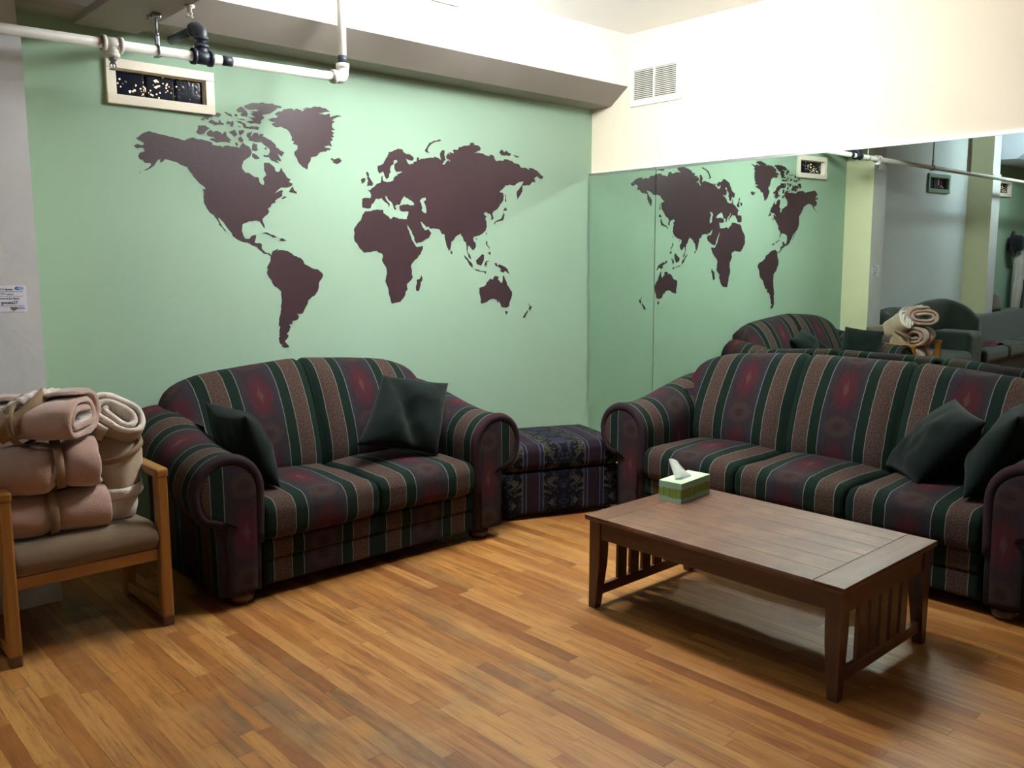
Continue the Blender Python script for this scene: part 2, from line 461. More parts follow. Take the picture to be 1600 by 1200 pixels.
t.base(t.mix(f, lin((66, 46, 52)), lin((58, 40, 46)))); t.bump(f2, 0.15, 0.006)
M['decal'] = t.mat
t = NT('leaf_band_card', 0.5, 0.4); o = t.obj(); s3 = t.sep(o)
n1, _ = t.noise(o, 60, 2); n2, _ = t.noise(o, 30, 3)
zz = t.math('ADD', s3[2], t.math('MULTIPLY', t.math('SUBTRACT', n2, 0.5), 0.02))
bd = t.math('MULTIPLY', t.smooth(zz, 0.018, 0.026), t.math('SUBTRACT', 1.0, t.smooth(zz, 0.060, 0.068)))
stp, _ = t.noise(t.comb(t.math('MULTIPLY', s3[0], 90.0), t.math('MULTIPLY', s3[1], 90.0), 0.0), 1.0, 1)
c = t.mix(bd, lin((152, 190, 164)), t.mix(t.smooth(stp, 0.35, 0.65), lin((104, 130, 50)), lin((134, 158, 80))))
t.base(c); M['boxside'] = t.mat
nt_ = M['tissue'].node_tree; tr_ = nt_.nodes.new('ShaderNodeBsdfTranslucent'); tr_.inputs[0].default_value = (0.95, 0.95, 0.96, 1)
mx_ = nt_.nodes.new('ShaderNodeMixShader'); mx_.inputs[0].default_value = 0.5
nt_.links.new(nt_.nodes['Principled BSDF'].outputs[0], mx_.inputs[1]); nt_.links.new(tr_.outputs[0], mx_.inputs[2])
nt_.links.new(mx_.outputs[0], [n for n in nt_.nodes if n.type == 'OUTPUT_MATERIAL'][0].inputs[0])
MAP = {"north_america":[[0,1560,2100,1569,2102,1581,2114,1606,2130,1628,2137,1640,2132,1667,2128,1698,2125,1736,2120,1761,2116,1780,2110,1799,2109,1819,2120,1844,2127,1858,2121,1885,2123,1911,2118,1941,2109,1939,2101,1961,2098,1985,2099,1995,2092,2002,2100,2020,2105,2040,2100,2072,2102,2086,2096,2093,2112,2108,2126,2122,2114,2143,2106,2154,2081,2148,2067,2141,2057,2122,2045,2104,2031,2096,2011,2095,1994,2112,1974,2130,1974,2151,1962,2165,1954,2187,1953,2191,1928,2207,1915,2217,1918,2219,1930,2212,1949,2232,1967,2230,1981,2220,1995,2222,2013,2223,2033,2249,2035,2267,2023,2280,2014,2285,1994,2300,1989,2311,1995,2321,2014,2330,1994,2345,1978,2356,1962,2375,1955,2362,1942,2385,1935,2381,1922,2358,1912,2315,1908,2292,1890,2276,1874,2296,1885,2319,1895,2326,1890,2320,1878,2321,1866,2317,1861,2294,1849,2279,1838,2278,1825,2255,1817,2251,1803,2232,1790,2241,1779,2234,1765,2215,1751,2200,1737,2201,1723,2211,1700,2209,1686,2195,1709,2186,1723,2166,1727,2141,1723,2119,1720,2097,1711,2084,1703,2083,1686,2081,1666,2087,1646,2097,1629,2122,1630,2137,1647,2161,1651,2157,1634,2149,1610,2150,1610,2165,1607,2180,1609,2191,1601,2190,1577,2204,1563,2218,1555,2230,1557,2242,1543,2237,1540,2226,1553,2211,1550,2196,1555,2185,1567,2175,1572,2161,1590,2135,1596,2114,1610,2092,1611,2064,1622,2030,1641,2025,1658,1997,1690,1971,1722,1961,1733,1952,1731,1963,1706,1979,1683,1994,1665,1985,1668,1976,1686,1956,1699,1959,1705,1943,1731,1934,1747,1911,1759,1898,1778,1884,1803,1881,1835,1884,1861,1878,1878,1889,1871,1893,1881,1880,1893,1858,1909,1845,1925,1833,1937,1827,1950,1817,1958,1805,1980,1789,1985,1777,1987,1758,1998,1733,2002,1717,2007,1698,2010,1692,2008,1685,1998,1671,1991,1670,2003,1676,2010,1660,2003,1647,1986,1630,1967,1605,1951,1577,1942,1563,1931,1571,1940,1593,1950,1608,1959,1625,1975,1625,1986,1595,1985,1589,1999,1574,1999,1566,2013,1573,2029,1595,2037,1598,2046,1592,2055,1559,2050,1549,2062,1566,2071,1581,2066,1596,2070,1597,2078,1579,2087]],
"caribbean_island":[[0,2191,1659,2212,1666,2234,1661,2260,1652,2282,1640,2256,1639,2245,1651,2215,1661],[0,2293,1635,2316,1636,2339,1624,2308,1620,2287,1622,2304,1627]],
"atlantic_island":[[0,2362,1887,2387,1919,2392,1899,2409,1890,2407,1879,2383,1885],[0,2315,1847,2329,1861,2348,1861,2324,1847]],
"arctic_island":[[0,1870,2189,1898,2192,1931,2183,1917,2172,1900,2151,1879,2146,1860,2157,1869,2170],[0,1912,2156,1934,2175,1947,2165,1965,2173,1988,2166,1994,2157,2012,2175,2018,2153,2045,2133,2031,2129,2037,2118,2003,2121,1962,2113,1928,2124,1936,2133,1959,2135,1946,2140,1918,2142],[0,1923,2213,1940,2225,1963,2215,1980,2212,1984,2231,1994,2215,2007,2213,2004,2206,1949,2196,1956,2204,1939,2206],[0,1883,2219,1907,2237,1931,2236,1923,2221,1910,2228,1900,2217],[0,1956,2252,1976,2264,1996,2259,1985,2244,1965,2243],[0,2010,2271,2026,2272,2027,2266,2044,2265,2054,2252,2030,2259],[0,2065,2266,2083,2266,2080,2256,2070,2258],[0,2021,2213,2029,2228,2042,2223,2055,2232,2061,2219,2055,2202,2041,2204,2045,2214],[0,2078,2245,2124,2245,2106,2240],[0,2078,2233,2099,2232,2123,2225,2126,2212,2147,2211,2184,2218,2202,2214,2194,2201,2161,2203,2129,2201,2112,2208,2112,2221,2084,2227],[0,2080,2211,2097,2206,2094,2201],[0,2080,2291,2102,2308,2116,2304,2133,2288,2139,2276,2135,2262,2107,2262,2100,2271,2115,2276,2104,2281,2083,2281],[0,2120,2315,2152,2329,2181,2336,2225,2344,2280,2346,2339,2331,2298,2320,2309,2320,2286,2305,2260,2289,2241,2284,2219,2278,2233,2266,2214,2251,2213,2235,2199,2230,2166,2231,2130,2231,2141,2240,2177,2242,2170,2246,2142,2260,2185,2261,2168,2272,2150,2280,2172,2283,2151,2293,2187,2294,2209,2303,2173,2301,2144,2299,2127,2305],[0,2033,2171,2051,2182,2065,2188,2068,2177,2078,2165,2060,2152,2050,2163],[0,2086,2186,2118,2189,2110,2175,2094,2162,2087,2170],[0,2062,2119,2073,2124,2079,2110,2072,2107],[0,2081,2146,2095,2157,2109,2139,2104,2126,2087,2131],[0,2129,2161,2133,2176,2161,2187,2151,2169,2161,2154,2160,2170,2168,2181,2193,2183,2196,2167,2204,2181,2226,2180,2218,2169,2247,2159,2265,2154,2290,2136,2294,2119,2342,2093,2326,2073,2300,2090,2321,2054,2317,2046,2291,2055,2309,2037,2268,2047,2250,2066,2221,2065,2221,2073,2247,2074,2259,2093,2258,2106,2234,2121,2213,2139,2180,2136,2151,2140,2134,2145,2148,2149],[0,2155,2094,2165,2130,2187,2123,2183,2110,2189,2097,2175,2089],[0,2158,2078,2198,2053,2169,2048,2155,2058],[0,2226,2107,2241,2115,2237,2101]],
"greenland":[[0,2253,2260,2274,2269,2303,2274,2313,2285,2293,2293,2316,2309,2331,2309,2350,2324,2373,2329,2400,2332,2408,2324,2423,2336,2458,2325,2474,2335,2447,2341,2490,2339,2470,2348,2506,2347,2538,2360,2570,2362,2606,2357,2634,2343,2589,2333,2557,2326,2597,2323,2630,2331,2629,2313,2658,2323,2675,2329,2706,2325,2666,2312,2641,2297,2661,2294,2644,2280,2642,2259,2664,2247,2635,2241,2657,2229,2642,2220,2654,2207,2634,2202,2646,2189,2627,2177,2638,2152,2616,2158,2587,2149,2632,2140,2598,2122,2562,2115,2533,2090,2504,2083,2498,2061,2483,2040,2478,2015,2451,2027,2432,2043,2421,2062,2406,2085,2403,2105,2423,2121,2424,2141,2397,2146,2405,2160,2388,2165,2393,2179,2380,2205,2362,2222,2332,2230,2298,2224,2272,2239,2301,2249,2273,2251]],
"iceland":[[0,2626,2085,2643,2092,2642,2083,2659,2086,2684,2094,2700,2079,2683,2065,2666,2059,2640,2065,2650,2075,2636,2077]],
"south_america":[[0,2242,1543,2253,1567,2274,1574,2282,1581,2281,1561,2287,1573,2306,1573,2341,1568,2360,1558,2382,1541,2417,1532,2435,1516,2444,1495,2487,1475,2524,1468,2540,1455,2554,1443,2559,1432,2534,1398,2528,1365,2521,1344,2502,1320,2478,1308,2459,1295,2454,1273,2435,1245,2420,1220,2386,1222,2398,1203,2385,1186,2357,1182,2355,1164,2335,1163,2344,1148,2335,1127,2319,1114,2331,1101,2318,1082,2306,1072,2321,1053,2332,1040,2308,1034,2285,1043,2294,1051,2275,1063,2270,1092,2278,1098,2275,1130,2282,1155,2273,1159,2276,1194,2287,1225,2290,1260,2297,1295,2297,1345,2282,1361,2256,1379,2239,1405,2260,1373,2243,1408,2214,1450,2222,1469,2215,1474,2223,1491,2239,1516]],
"africa":[[0,2854,1805,2887,1805,2905,1813,2950,1815,2973,1818,2977,1797,3004,1783,3031,1764,3050,1779,3087,1769,3120,1767,3146,1767,3146,1744,3152,1712,3171,1674,3189,1635,3218,1601,3267,1607,3262,1586,3242,1554,3202,1522,3172,1487,3179,1452,3178,1432,3185,1413,3171,1397,3139,1374,3145,1343,3126,1323,3128,1312,3111,1288,3082,1266,3053,1263,3025,1258,3021,1271,3005,1318,2997,1361,2981,1392,2987,1422,2996,1443,2988,1480,2961,1518,2969,1541,2962,1559,2935,1565,2926,1576,2899,1572,2872,1566,2832,1566,2811,1584,2773,1628,2769,1654,2774,1676,2770,1694,2793,1728,2820,1754,2829,1781]],
"madagascar":[[0,3214,1400,3239,1406,3252,1428,3259,1410,3238,1353,3228,1329,3211,1331,3206,1353,3214,1373]],
"eurasia":[[0,2832,1876,2849,1881,2887,1879,2894,1901,2886,1916,2868,1926,2888,1927,2895,1935,2915,1947,2936,1966,2963,1976,2968,2009,2978,2017,2975,1995,2981,1984,3006,1980,3036,1986,3053,1992,3055,2007,3074,2024,3079,2017,3083,2032,3121,2044,3107,2050,3074,2043,3061,2064,3061,2086,3085,2103,3081,2114,3057,2109,3057,2090,3034,2073,3029,2050,3035,2040,3023,2028,3018,2005,3002,1998,2991,2014,2980,2040,2955,2027,2944,2041,2943,2070,2984,2086,3003,2119,3026,2147,3017,2154,3045,2160,3077,2175,3091,2182,3124,2177,3128,2165,3151,2154,3175,2156,3206,2133,3196,2119,3165,2121,3142,2130,3160,2101,3179,2090,3179,2101,3200,2099,3203,2112,3227,2118,3232,2143,3244,2140,3242,2127,3261,2136,3300,2143,3355,2147,3360,2157,3389,2152,3414,2140,3405,2174,3425,2201,3443,2201,3440,2177,3450,2143,3422,2115,3439,2113,3460,2136,3480,2145,3485,2128,3486,2146,3460,2152,3455,2167,3471,2188,3486,2177,3481,2193,3517,2188,3509,2209,3548,2214,3559,2231,3606,2245,3648,2253,3654,2267,3681,2269,3686,2256,3724,2253,3740,2239,3734,2226,3713,2220,3680,2197,3718,2210,3761,2208,3789,2198,3816,2196,3819,2207,3850,2203,3861,2179,3878,2168,3900,2176,3934,2175,3946,2188,3975,2188,4015,2181,4032,2168,4079,2163,4097,2143,4139,2146,4169,2131,4175,2149,4217,2143,4260,2125,4291,2105,4310,2098,4291,2079,4248,2096,4218,2083,4233,2054,4206,2057,4169,2029,4109,2025,4110,1987,4086,1956,4065,1933,4056,1963,4062,1988,4103,2025,4121,2051,4109,2053,4074,2046,4039,2021,4009,2023,3957,2020,3900,1971,3934,1965,3940,1944,3929,1910,3900,1879,3883,1860,3849,1844,3838,1827,3849,1794,3829,1785,3832,1806,3818,1826,3801,1827,3787,1837,3762,1824,3771,1816,3787,1808,3776,1791,3787,1767,3790,1742,3776,1712,3742,1691,3709,1680,3677,1673,3671,1656,3695,1628,3692,1603,3671,1586,3654,1598,3644,1613,3627,1614,3622,1577,3646,1553,3654,1526,3638,1536,3622,1569,3617,1594,3612,1635,3596,1642,3569,1693,3543,1680,3490,1637,3482,1592,3469,1580,3449,1628,3439,1660,3434,1686,3419,1683,3394,1714,3363,1718,3318,1718,3314,1730,3296,1724,3269,1746,3257,1756,3250,1752,3264,1723,3283,1704,3308,1712,3333,1689,3317,1665,3272,1641,3218,1622,3209,1632,3183,1693,3146,1744,3146,1767,3156,1793,3162,1814,3121,1812,3102,1815,3093,1832,3098,1848,3112,1850,3150,1858,3179,1851,3203,1854,3203,1864,3180,1882,3165,1887,3156,1894,3185,1907,3146,1894,3128,1906,3108,1879,3099,1855,3095,1851,3075,1852,3061,1838,3070,1827,3060,1818,3051,1834,3038,1864,3011,1881,3004,1898,2991,1897,2997,1881,3024,1852,3017,1833,3015,1848,2983,1869,2966,1886,2947,1876,2925,1879,2915,1862,2893,1838,2888,1823,2865,1819,2848,1822,2830,1825,2829,1847],[1,3245,1881,3262,1899,3292,1905,3294,1889,3276,1879,3291,1856,3298,1821,3292,1808,3273,1813,3258,1826,3266,1843,3261,1847,3257,1866]],
"british_isle":[[0,2824,1981,2839,1992,2857,1991,2850,1969,2830,1960,2830,1971],[0,2860,2024,2871,2032,2882,2018,2879,2003,2896,1982,2909,1965,2900,1951,2864,1949,2871,1963,2869,1973,2878,1974,2868,1995,2872,2003]],
"siberian_island":[[0,3289,2188,3304,2206,3326,2237,3356,2251,3411,2264,3416,2257,3366,2245,3336,2226,3316,2206,3311,2186,3325,2174,3301,2177],[0,3900,2228,3917,2246,3952,2232,3957,2243,4006,2228,3998,2215,3923,2209],[0,4024,2222,4082,2212,4056,2207]],
"japanese_island":[[0,3949,1957,3957,1957,3963,1916,3951,1907],[0,3934,1851,3954,1873,3972,1857,3949,1850],[0,3937,1837,3947,1824,3935,1788,3908,1782,3886,1776,3863,1771,3860,1756,3853,1767,3868,1782,3900,1791,3923,1805]],
"asian_island":[[0,3484,1590,3500,1570,3495,1560,3484,1562],[0,3693,1661,3706,1665,3701,1655],[0,3784,1700,3790,1704,3787,1685],[0,3787,1650,3795,1638,3792,1625,3817,1604,3800,1587,3812,1602,3781,1629],[0,3795,1571,3820,1579,3823,1562,3814,1558],[0,3595,1555,3621,1536,3667,1491,3664,1472,3643,1487],[0,3670,1466,3719,1457,3786,1449,3774,1432,3769,1445,3697,1455],[0,3695,1522,3725,1541,3753,1562,3767,1554,3761,1520,3741,1487,3705,1495],[0,3780,1516,3811,1520,3808,1516,3780,1508,3792,1503,3786,1491,3791,1478,3777,1491,3775,1474,3769,1495],[0,3856,1501,3876,1503,3882,1484,3905,1495,3951,1478,3975,1461,3995,1428,3981,1435,3951,1452,3934,1439,3908,1448,3917,1465,3891,1480,3871,1482]],
"australia":[[0,3724,1340,3780,1360,3791,1379,3819,1402,3842,1393,3851,1412,3868,1418,3893,1412,3885,1393,3922,1369,3937,1422,3951,1396,3969,1359,3992,1335,4016,1309,4013,1278,3992,1239,3989,1213,3960,1201,3916,1211,3896,1251,3885,1238,3876,1260,3842,1265,3807,1258,3790,1247,3743,1236,3732,1245,3737,1264,3724,1302]],
"tasmania":[[0,3951,1180,3975,1179,3975,1164,3960,1155]],
"zealand_island":[[0,4167,1228,4186,1207,4204,1202,4186,1174,4173,1185,4183,1203],[0,4161,1177,4167,1168,4149,1146,4137,1126,4116,1130,4131,1147]]}
# ---------------------------------------------------------------- camera
F, TH, YAW, ROLL = 1353.8, 0.1381, 0.7399, 0.0009
fw = Vector((math.sin(YAW) * math.cos(TH), math.cos(YAW) * math.cos(TH), -math.sin(TH)))
rt0 = Vector((math.cos(YAW), -math.sin(YAW), 0)); up0 = rt0.cross(fw)
rt = rt0 * math.cos(ROLL) + up0 * math.sin(ROLL); up = up0 * math.cos(ROLL) - rt0 * math.sin(ROLL)
cd = bpy.data.cameras.new('camera'); cam = bpy.data.objects.new('camera', cd); COL.objects.link(cam)
cd.sensor_width = 36.0; cd.lens = 36.0 * F / 1600.0; cd.clip_start = 0.05
R = Matrix((rt, up, -fw)).transposed().to_4x4()
cam.matrix_world = Matrix.Translation((0, 0, 1.5)) @ R
S.camera = cam

# ---------------------------------------------------------------- the setting
WY, WX, CZ = 4.4, 4.80, 3.06
def struct(name, mb, mat, label=None):
    o = mb.build(name, mat); o['kind'] = 'structure'
    if label: o['label'] = label
    return o
struct('floor', MB().box(-7.2, 5.0, -4.2, 4.6, -0.1, 0.0), M['floor'], 'worn honey oak strip floor')
struct('ceiling', MB().box(-7.2, 5.0, -4.2, 4.6, CZ, CZ + 0.1), M['white'], 'white ceiling')
# back wall (green) with an opening for the glass-block window
W1 = (1.478, 1.912, 2.290, 2.409)
W2 = (-1.385, -0.890, 2.245, 2.372)
W3 = (-3.34, -2.90, 2.26, 2.39)
def wall_y(mb, x0, x1, wins, y0=WY, y1=WY + 0.22, z1=CZ):
    xs = x0
    for a, b, c, d in sorted(wins):
        mb.box(xs, a, y0, y1, 0, z1); mb.box(a, b, y0, y1, 0, c); mb.box(a, b, y0, y1, d, z1); xs = b
    mb.box(xs, x1, y0, y1, 0, z1)
    return mb
struct('wall_back', wall_y(MB(), 0.90, 4.95, [W1]), M['green'], 'light green painted wall with the world map')
struct('wall_left', wall_y(MB(), -2.1, 0.90, [W2]), M['blue'], 'pale blue wall beyond the pillar')
struct('wall_far', wall_y(MB(), -7.1, -2.1, [W3]), M['green'], 'green wall past the second pillar')
struct('wall_end', MB().box(-7.2, -7.0, -4.2, 4.6, 0, CZ), M['cream'])
struct('wall_front', MB().box(-7.2, 5.0, -4.2, -4.0, 0, CZ), M['cream'])
# right wall: very slightly out of square, carries the mirror
AL = -0.0087
def rw(s, z, d=0.0, tilt=0.0):
    """point on the right wall: s metres from the corner, height z, d into the room"""
    bx = WX + math.sin(AL) * s; by = WY - math.cos(AL) * s
    return Vector((bx - d - tilt * (z - 1.5), by, z))
RWM = Matrix.Translation((WX, WY, 0)) @ Matrix(((math.sin(AL), math.cos(AL), 0, 0), (-math.cos(AL), math.sin(AL), 0, 0), (0, 0, 1, 0), (0, 0, 0, 1)))
struct('wall_right', MB().box(-0.1, 8.7, 0.0, 0.15, 0, CZ, M=RWM), M['cream'], 'cream wall above the mirror')
# baseboards
struct('baseboard_back', MB().box(1.02, 4.80, WY - 0.018, WY, 0, 0.11, bev=0.004), M['trim'])
struct('baseboard_right', MB().box(0.02, 6.0, -0.024, 0.0, 0, 0.11, M=RWM), M['trim'])
struct('baseboard_left', MB().box(-2.0, 0.75, WY - 0.018, WY, 0, 0.11, bev=0.004), M['trim'])
# pillars
def pillar(name, x0, x1, label):
    b = MB().box(x0, x1, 4.125, WY + 0.02, 2.44, CZ).box(x0 - 0.008, x1 + 0.008, 4.112, WY + 0.02, 0, 2.44)
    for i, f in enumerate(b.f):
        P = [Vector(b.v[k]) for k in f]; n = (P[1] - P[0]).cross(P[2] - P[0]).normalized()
        if n.x > 0.9: b.m[i] = 1  # right-hand side only: bounced light is painted into this plaster
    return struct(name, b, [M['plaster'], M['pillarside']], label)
pillar('wall_pillar', 0.755, 1.010, 'pale plaster pillar beside the green wall')
pillar('wall_pillar.001', -2.23, -2.00, 'second plaster pillar past the pale blue wall')
# beams under the ceiling
def prism_x(mb, x0, x1, prof, mat=0):
    mb.loft([[(x0, y, z) for y, z in prof], [(x1, y, z) for y, z in prof]], None, True, True, mat, False); return mb
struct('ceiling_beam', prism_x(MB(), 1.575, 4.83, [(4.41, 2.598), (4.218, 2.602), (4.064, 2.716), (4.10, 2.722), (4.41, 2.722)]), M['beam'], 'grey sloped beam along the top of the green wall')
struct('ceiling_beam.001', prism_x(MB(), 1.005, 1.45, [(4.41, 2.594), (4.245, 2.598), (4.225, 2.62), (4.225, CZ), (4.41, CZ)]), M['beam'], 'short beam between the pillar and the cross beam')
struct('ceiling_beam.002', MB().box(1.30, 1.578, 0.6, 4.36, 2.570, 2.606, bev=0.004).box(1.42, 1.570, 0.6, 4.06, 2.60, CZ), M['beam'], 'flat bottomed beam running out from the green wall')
struct('ceiling_beam.003', prism_x(MB(), -7.0, -2.235, [(4.41, 2.62), (3.95, 2.62), (3.80, 2.72), (3.80, CZ), (4.41, CZ)]), M['bluebeam'], 'beam past the second pillar')
struct('wall_upper', MB().box(1.575, 4.83, 4.066, 4.41, 2.7165, CZ), M['white'], 'white bulkhead above the sloped beam')
# windows of glass block
def window(name, w, frame_mat, gm, label, t=0.044, n=3):
    x0, x1, z0, z1 = w
    r = thing(name, label, 'window', (x0, WY, z0)); r['kind'] = 'structure'; del r['category']
    W, H = x1 - x0, z1 - z0
    b = MB(); y0 = -0.022
    b.box(-t, W + t, y0, 0.004, -t, 0.0, bev=0.003).box(-t, W + t, y0, 0.004, H, H + t, bev=0.003)
    b.box(-t, 0, y0 + 0.002, 0.004, 0, H, bev=0.002).box(W, W + t, y0 + 0.002, 0.004, 0, H, bev=0.002)
    b.box(0, W, 0.0, 0.09, -0.002, 0.004).box(0, W, 0.0, 0.09, H - 0.004, H + 0.002).box(-0.002, 0.004, 0, 0.09, 0, H).box(W - 0.004, W + 0.002, 0, 0.09, 0, H)
    b.build('window_frame', frame_mat, r)
    MB().box(0, W, 0.035, 0.10, 0, H).build('mortar', M['grout'], r)
    for k in range(n):
        a = W * k / n + 0.004; c = W * (k + 1) / n - 0.004
        MB().box(a, c, 0.016, 0.06, 0.003, H - 0.003, bev=0.008).build('glass_block', gm, r)
    return r
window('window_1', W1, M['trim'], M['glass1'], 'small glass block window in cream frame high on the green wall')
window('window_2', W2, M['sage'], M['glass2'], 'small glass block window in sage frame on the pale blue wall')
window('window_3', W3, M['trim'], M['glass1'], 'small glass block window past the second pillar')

# ---------------------------------------------------------------- mirror
MT = -0.0104
def mirror_panel(label, s0, s1, z0=0.115, z1=2.136):
    r = thing('wall_mirror', label, 'mirror', (0, 0, 0), 0, 'mirror panels on the right wall')
    off = 0.0212
    def p(s, z, d): return rw(s, z, off + d) + Vector((MT * (z - 1.5), 0, 0))
    q = [p(s0, z0, 0), p(s1, z0, 0), p(s1, z1, 0), p(s0, z1, 0)]
    k = [p(s0, z0, -0.005), p(s1, z0, -0.005), p(s1, z1, -0.005), p(s0, z1, -0.005)]
    g = MB().add(q, [(0, 1, 2, 3)], None, 0)
    g.add(q + k, [(0, 1, 5, 4), (1, 2, 6, 5), (2, 3, 7, 6), (3, 0, 4, 7), (4, 5, 6, 7)], None, 1)
    g.build('mirror_glass', [M['mirror'], M['edge']], r)
    c = MB()
    for a, b, zz in ((s0, s1, z1),):
        A = [p(a, zz - 0.006, 0.004), p(a, zz - 0.006, 0.0005), p(a, zz + 0.001, 0.0005), p(a, zz + 0.001, -0.019), p(a, zz + 0.012, -0.019), p(a, zz + 0.012, 0.004)]
        B = [v + (rw(b, 0) - rw(a, 0)) for v in A]
        c.loft([A, B], None, True, True, 0, False)
    c.build('mirror_channel', M['alu'], r)
    return r
mirror_panel('narrow wall mirror panel in the corner beside the green wall', 0.008, 0.6195)
mirror_panel('wide wall mirror panel behind the three-seat striped sofa', 0.6245, 5.6)

# ---------------------------------------------------------------- world map decal
MAPL = dict(north_america='north america', greenland='greenland')
wm = thing('world_map_decal', 'large dark brown world map sticker on the light green wall', 'wall decal', (0, WY, 0))
def rough_coast(P, seed):
    rnd = random.Random(seed); out = []
    N = len(P)
    for i in range(N):
        a = Vector(P[i]); b = Vector(P[(i + 1) % N]); L = (b - a).length
        out.append(tuple(a))
        n = int(L / 0.016)
        for k in range(1, n + 1):
            t = k / (n + 1); q = a.lerp(b, t); d = (b - a) / max(L, 1e-6)
            q += Vector((-d.y, d.x)) * rnd.uniform(-1, 1) * min(0.004, L * 0.08)
            out.append(tuple(q))
    return out
for nm, L in MAP.items():
    outs = [l for l in L if l[0] == 0]; holes = [l for l in L if l[0] == 1]
    for i, l in enumerate(outs):
        g = MB()
        pts = [(l[k] / 1000.0, l[k + 1] / 1000.0) for k in range(1, len(l), 2)]
        pts = rough_coast(pts, i + len(pts))
        hs = [[(h[k] / 1000.0, h[k + 1] / 1000.0) for k in range(1, len(h), 2)] for h in holes] if i == 0 else []
        g.poly(pts, hs, lambda x, z: (x, -0.0018, z))
        for ring in [pts] + hs:
            n = len(ring)
            V = [(x, -0.0018, z) for x, z in ring] + [(x, 0.0, z) for x, z in ring]
            g.add(V, [(j, (j + 1) % n, n + (j + 1) % n, n + j) for j in range(n)])
        g.build(nm, M['decal'], wm, fixn=False)

# ---------------------------------------------------------------- sprinkler pipe
def pz(x): return 2.428 - (2.43 - x) * 0.017
PY = 3.935
pp = thing('sprinkler_pipe', 'cream painted sprinkler pipe along the top of the green wall', 'pipe', (0, PY, 0), kind=None)
MB().tube([(-6.9, 0, pz(-6.9)), (0.0, 0, pz(0)), (2.40, 0, pz(2.40))], 0.0215, 16).build('pipe_run', M['pipe'], pp)
el = MB().tube(catmull([(2.375, 0, pz(2.37)), (2.415, 0, pz(2.41)), (2.432, 0, 2.447), (2.434, 0, 2.49)], 6), 0.030, 16)
el.tube([(2.372, 0, pz(2.37)), (2.392, 0, pz(2.39))], 0.034, 16).tube([(2.434, 0, 2.474), (2.434, 0, 2.496)], 0.034, 16)
el.build('elbow_fitting', M['pipe'], pp)
MB().tube([(2.434, 0, 2.48), (2.434, 0, CZ)], 0.0215, 16).build('drop_pipe', M['pipe'], pp)
MB().tube([(2.434, 0, 2.50), (2.434, 0, 2.535)], 0.0222, 16).build('paint_scuff', M['iron'], pp)
def tee(x, mat, r=0.029, down=True, L=0.042):
    z = pz(x); s = -1 if down else 1
    g = MB().tube([(x - L, 0, z), (x + L, 0, z)], r, 16)
    for q in (x - L, x + L - 0.016): g.tube([(q, 0, z), (q + 0.016, 0, z)], r + 0.005, 16)
    g.tube([(x, 0, z), (x, 0, z + s * 0.052)], r * 0.9, 16)
    g.tube([(x, 0, z + s * 0.038), (x, 0, z + s * 0.054)], r * 0.9 + 0.004, 16)
    return g.build('tee_fitting', mat, pp)
tee(1.318, M['pipe'])
sh = MB().lathe([(0.0, 0), (0.016, 0), (0.016, -0.012), (0.010, -0.014), (0.010, -0.026), (0, -0.026)], 14)
for s in (-1, 1): sh.tube([(s * 0.011, 0, -0.024), (s * 0.013, 0, -0.036), (s * 0.004, 0, -0.048)], 0.0025, 6)
sh.tube([(0, 0, -0.024), (0, 0, -0.046)], 0.0028, 8).lathe([(0, -0.046), (0.017, -0.047), (0.017, -0.049), (0, -0.049)], 16)
o = sh.build('sprinkler_head', M['steel'], pp); o.location = (1.318, 0, pz(1.318) - 0.053); o['label'] = 'metal sprinkler head'
tee(1.705, M['iron'], 0.031, False, 0.046)['label'] = 'black iron tee fitting'
br = MB().tube([(1.705, 0, pz(1.7) + 0.05), (1.705, 0, 2.51)], 0.021, 14)
br.tube(catmull([(1.705, 0, 2.495), (1.705, 0.004, 2.528), (1.703, 0.03, 2.545), (1.702, 0.062, 2.545)], 6), 0.029, 14)
br.tube([(1.702, 0.05, 2.545), (1.690, 0.30, 2.540)], 0.020, 14).tube([(1.705, 0, 2.488), (1.705, 0, 2.502)], 0.033, 14).tube([(1.702, 0.056, 2.545), (1.702, 0.07, 2.545)], 0.033, 14)
o = br.build('branch_pipe', M['iron'], pp); o['label'] = 'black iron branch pipe bending back to the wall'
MB().tube([(1.795, 0, pz(1.79)), (1.845, 0, pz(1.84))], 0.0222, 16).build('paint_scuff', M['iron'], pp)
def hanger(x, ztop):
    z = pz(x)
    g = MB().tube([(x, 0.025 * math.cos(a), z + 0.025 * math.sin(a)) for a in [2 * PI * k / 20 for k in range(20)]], 0.004, 6, closed=True)
    g.box(x - 0.010, x + 0.010, -0.0245, 0.0245, z - 0.026, z - 0.022).box(x - 0.009, x + 0.009, -0.006, 0.006, z + 0.022, z + 0.065, bev=0.003)
    g.tube([(x, 0, z + 0.05), (x, 0, ztop)], 0.0055, 10).tube([(x, 0, z + 0.062), (x, 0, z + 0.076)], 0.010, 6)
    return g.build('pipe_hanger', M['steel'], pp)
hanger(1.508, 2.572); hanger(0.12, CZ); hanger(-3.2, CZ)
o = MB().box(1.488, 1.528, -0.012, 0.012, 2.548, 2.570, bev=0.004).tube([(1.488, 0, 2.555), (1.474, 0, 2.553), (1.472, 0, 2.535)], 0.005, 8).build('beam_clamp', M['steel'], pp)
MB().tube([(-0.80, 0, pz(-0.8)), (-0.80, 0, CZ)], 0.0215, 14).build('riser_pipe', M['pipe'], pp)
v2 = MB().lathe([(0.0, 0.0), (0.022, 0), (0.022, -0.008), (0.010, -0.012), (0.010, -0.028), (0, -0.028)], 14)
for s in (-1, 1): v2.tube([(s * 0.010, 0, -0.026), (s * 0.011, 0, -0.036), (s * 0.004, 0, -0.046)], 0.0022, 6)
v2.lathe([(0, -0.046), (0.015, -0.047), (0.015, -0.049), (0, -0.049)], 14)
